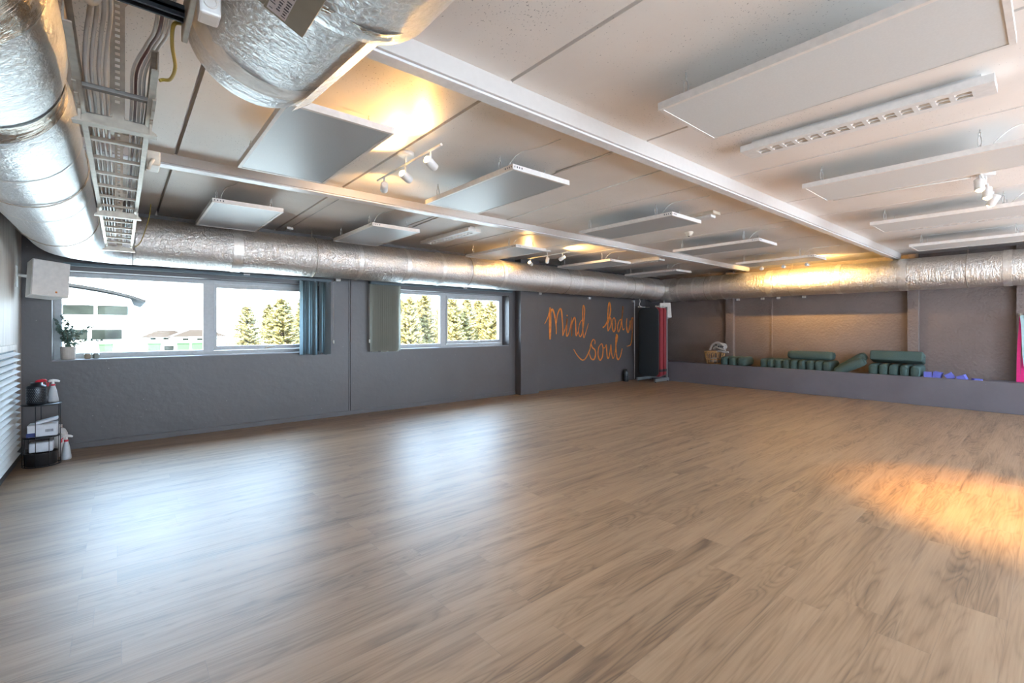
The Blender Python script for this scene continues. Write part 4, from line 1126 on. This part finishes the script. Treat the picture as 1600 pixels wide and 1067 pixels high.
for (dx, dy, dz) in sprigs:
    p0 = Vector((px_+random.uniform(-.02, .02), py_+random.uniform(-.02, .02), ZSI+.10))
    p2 = Vector((px_+dx, py_+min(.06, dy), ZSI+.13+dz)); p1 = p0.lerp(p2, .5) + Vector((0, 0, .05))
    P = smooth_pts([p0, p1, p2], 10); ms.tube(P, .0022, 5)
    L = sum((P[i+1]-P[i]).length for i in range(len(P)-1)); nl = int(L/.012)
    for k in range(nl):
        t = (k+1)/nl
        if t < .25 and random.random() < .6: continue
        p = P[min(len(P)-1, int(t*(len(P)-1)))]
        for s in (-1, 1):
            d = Vector((random.uniform(-1, 1), random.uniform(-1, 1), random.uniform(-.4, .8))).normalized()
            nrm_ = d.cross(Vector((random.random(), random.random(), random.random()))).normalized(); w = d.cross(nrm_)
            l = random.uniform(.022, .034)*(1.2-.5*t); bb = len(mlf.v)
            for kk in range(6):
                a = 2*PI*kk/6; mlf.v.append(p + d*(l*.55 + l*.5*math.cos(a)) + w*(l*.40*math.sin(a)) + nrm_*(.002*math.sin(2*a)))
            mlf.face([bb+kk for kk in range(6)])
ms.build('stems', M['stem'], pl); mlf.build('foliage', M['leaf'], pl, fixn=False)
def cup(c, m, label):
    r = thing('tealight_cup', c, label, 'candle holder', 'cups on the first window sill'); x, y, z = c
    MB().lathe([(.020, z), (.028, z+.006), (.030, z+.045), (.024, z+.055), (.021, z+.055), (.025, z+.04), (.023, z+.012)], (x, y, 0), 10, smooth=False).build('cup_body', M[m], r)
    MB().lathe([(.017, z+.012), (.017, z+.03), (0, z+.031)], (x, y, 0), 12).build('candle', M['pframe'], r)
cup((-.272, 6.76, ZSI), 'cup1', 'brownish faceted tealight cup on the sill next to the plant pot')
cup((-.205, 6.76, ZSI), 'cup2', 'grey faceted tealight cup on the sill, further from the plant pot')

# ------------------------------------------------------------------ outside
ZG = -1.5
struct(MB().box((-140, YW+.6, ZG-.2), (190, 230, ZG)).build('ground', M['ground']))
# building with the curved roof
bd = thing('office_building', (-6, 63, ZG), 'white office building with a curved roof and window bands', 'building')
bx0, bx1, by0, by1 = -22.0, 1.0, 59.0, 75.0
MB().box((bx0, by0, ZG), (bx1, by1, 3.35)).build('facade', M['render_white'], bd)
ro = []
N = 22
for k in range(N+1):
    t = k/N; x = -23 + 24.9*t; ro.append((x, 3.35 + 2.35*(1-((x+10.2)/12.8)**2)**.62 if abs((x+10.2)/12.8) < 1 else 3.35))
lo_ = [(x, z-.22) for x, z in ro][::-1]
MB().prism(ro + lo_, 1, by0-.9, by1).build('curved_roof', M['roof'], bd)
gable = [(x, z-.35) for x, z in ro if bx0 <= x <= bx1]
MB().prism([(bx0, 3.3)] + gable + [(bx1, 3.3)], 1, by0, by0+.3).build('gable_wall', M['render_white'], bd)
for k in range(9):
    x = bx0 + .3 + k*2.5
    if x + 2.2 < bx1+.2: MB().box((x, by0-.05, 2.45), (min(x+2.25, bx1-.15), by0+.05, 3.3)).build('window_band', M['facade_glass'], bd)
for k in range(4):
    MB().box((-9.6+k*2.5, by0-.05, .1), (-7.4+k*2.5, by0+.05, 1.05)).build('window_band', M['facade_glass'], bd)
# small houses far off
def house(c, w, d, h, label):
    x, y = c; r = thing('house', (x, y, ZG), label, 'house')
    MB().box((x-w/2, y-d/2, ZG), (x+w/2, y+d/2, ZG+h)).build('house_wall', M['render_white'], r)
    MB().prism([(x-w/2-.5, ZG+h), (x+w/2+.5, ZG+h), (x+w*.2, ZG+h+1.3), (x-w*.2, ZG+h+1.3)], 1, y-d/2-.4, y+d/2+.4).build('house_roof', M['roof_red'], r)
    for k in range(3):
        MB().box((x-w*.35+k*w*.28, y-d/2-.05, ZG+.3), (x-w*.35+k*w*.28+w*.12, y-d/2+.05, ZG+.7)).build('house_window', M['facade_glass'], r)
house((11.5, 108), 8, 7, 1.0, 'low distant house with a brown roof seen beside the conifers')
house((6.8, 116), 7, 7, .8, 'small distant house seen between the office building and window bar')
# bins
def make_bin(label, m):
    r = thing('waste_bin', (0, 0, ZG), label, 'bin', 'wheeled bins in the yard')
    MB().prism([(-.42, ZG+.12), (.42, ZG+.12), (.52, ZG+1.12), (-.52, ZG+1.12)], 1, -.4, .4).build('bin_body', M[m], r, bevel=.03)
    MB().prism([(-.56, ZG+1.12), (.56, ZG+1.12), (.5, ZG+1.24), (-.5, ZG+1.24)], 1, -.46, .46).build('bin_lid', M[m], r, bevel=.03)
    for s in (-1, 1): MB().lathe([(.11, -.05), (.11, .05)], (s*.3, -.35, ZG+.11), 14, Matrix.Rotation(PI/2, 3, 'Y')).build('wheel', M['black'], r)
    return r
bn = make_bin('green bin standing alone below the office building', 'bin'); bn.location = (-1.05, 57.5, ZG)
dup(bn, (2.5, 57, ZG), 'green bin in the middle of the first window view, next to a dark bin')
bg = make_bin('dark bin close beside the green bin', 'bin_grey'); bg.location = (3.65, 57, ZG); bg.scale = (.75, .75, .75); 
bg.location.z = ZG*1.0 + (0 - .75*0)
dup(bn, (4.75, 56.3, ZG), 'green bin just before the window mullion, one from the end')
dup(bn, (5.95, 56, ZG), 'green bin at the edge of the window mullion, last of the row')
# conifers
def conifer(seed, h, label, grp):
    random.seed(seed)
    r = thing('conifer_tree', (0, 0, ZG), label, 'tree', grp)
    MB().tube([(0, 0, ZG), (.05, 0, ZG+h*.5), (0, .03, ZG+h)], [.16, .10, .02], 8).build('trunk', M['bark'], r)
    mb = MB(); z = .25
    while z < h:
        t = z/h; R = (1.70*(1-t)**.55 + .10)*random.uniform(.80, 1.12); nb = int(9 + 11*(1-t))
        for k in range(nb):
            a = random.uniform(0, 2*PI); L = R*random.uniform(.6, 1.1); up = random.uniform(.1, .45)
            d = Vector((math.cos(a), math.sin(a), up)).normalized(); side = Vector((-math.sin(a), math.cos(a), 0))
            p = Vector((0, 0, ZG+z))
            for j in range(7):
                q = p + d*(L*(.22+.13*j)); w = .26*(1-.08*j)*random.uniform(.7, 1.2)
                for s in (-1, 1):
                    e = (side*s + d*.6 + Vector((0, 0, random.uniform(-.5, .4)))).normalized()
                    nn = e.cross(d).normalized(); b = len(mb.v)
                    mb.v += [q - d*w*.16, q + e*w + d*w*.1, q + e*w*1.35 + d*w*.3 + nn*.05, q + d*w*.4 + nn*.10]
                    mb.face((b, b+1, b+2, b+3))
        z += .17*random.uniform(.8, 1.2)
    mb.build('foliage', M['conifer'], r, fixn=False)
    return r
lab1 = 'yellow sunlit conifer in the belt of trees outside the windows'
cg = 'conifers outside'
t0 = conifer(1, 5.4, lab1, cg); t1 = conifer(2, 5.9, lab1, cg); t2 = conifer(3, 4.9, lab1, cg)
for t_, u_, d_ in ((t0, 440, 46), (t1, 500, 45), (t2, 386, 53)):
    q_ = ray(u_, 511); t_.location = (q_[0]*d_, q_[1]*d_, ZG); t_.scale = (1.1, 1.1, 1.04)
random.seed(5)
pos = []
def along(u, d):
    q = ray(u, 511); return (q[0]*d, q[1]*d)
for dd, us in ((45, (640, 706, 768)), (49, (606, 664, 724, 784, 836)), (53.5, (584, 642, 700, 758, 816)), (58.7, (606, 668, 730, 792, 854)), (50.4, (474,)), (55.6, (504,)), (60.5, (450,)), (64.5, (600, 656, 712, 768, 824)), (71, (420, 478, 628, 688, 748))):
    for u in us: pos.append(along(u, dd) + ((43/721*dd+2.78)/5.4,))
for k, (x, y, sc) in enumerate(pos):
    o = dup((t0, t1, t2)[k % 3], (x, y, ZG), lab1, (0, 0, random.uniform(0, 6)))
    s = sc; o.scale = (s*.86, s*.86, s*random.uniform(.90, 1.06))
for o in D.objects:
    if o.name.startswith('conifer_tree'): o.location.z = ZG*(1-0) - ZG*0

# ------------------------------------------------------------------ light
w = D.worlds.new('sky'); SC.world = w; w.use_nodes = True; nt = w.node_tree
bg_ = nt.nodes['Background']
geo = nd(nt, 'ShaderNodeTexCoord').outputs['Generated']
z = nd(nt, 'ShaderNodeSeparateXYZ', Vector=geo).outputs[2]
nt.links.new(ramp(nt, z, [(.0, (.66, .82, 1.0)), (.5, (.52, .74, 1.0))]), bg_.inputs[0])
bg_.inputs[1].default_value = 9.0
sl = D.lights.new('sun', 'SUN'); sl.energy = 16.0; sl.angle = .01; sl.color = (1, .80, .56)
so = D.objects.new('sun', sl); COL.objects.link(so)
so.rotation_euler = (-Vector((.78, .64, -.52))).to_track_quat('Z', 'Y').to_euler()

# ------------------------------------------------------------------ camera and view
cam = D.cameras.new('camera'); co = D.objects.new('camera', cam); COL.objects.link(co)
cam.sensor_width = 36; cam.lens = 36*FOC/1600; cam.shift_y = -(533.5-V0)/1600; cam.clip_start = .02; cam.clip_end = 600
co.location = (0, 0, H); co.rotation_euler = (PI/2, 0, TH - PI/2)
SC.camera = co
vs = SC.view_settings
vs.view_transform = 'Standard'; vs.look = 'None'; vs.exposure = 1.26; vs.gamma = 1; vs.use_curve_mapping = False
try: SC.cycles.use_denoising = True
except Exception: pass
SC.cycles.max_bounces = 10; SC.cycles.diffuse_bounces = 6; SC.cycles.glossy_bounces = 5; SC.cycles.transparent_max_bounces = 12
SC.cycles.sample_clamp_indirect = 8.0
SC.cycles.caustics_reflective = False
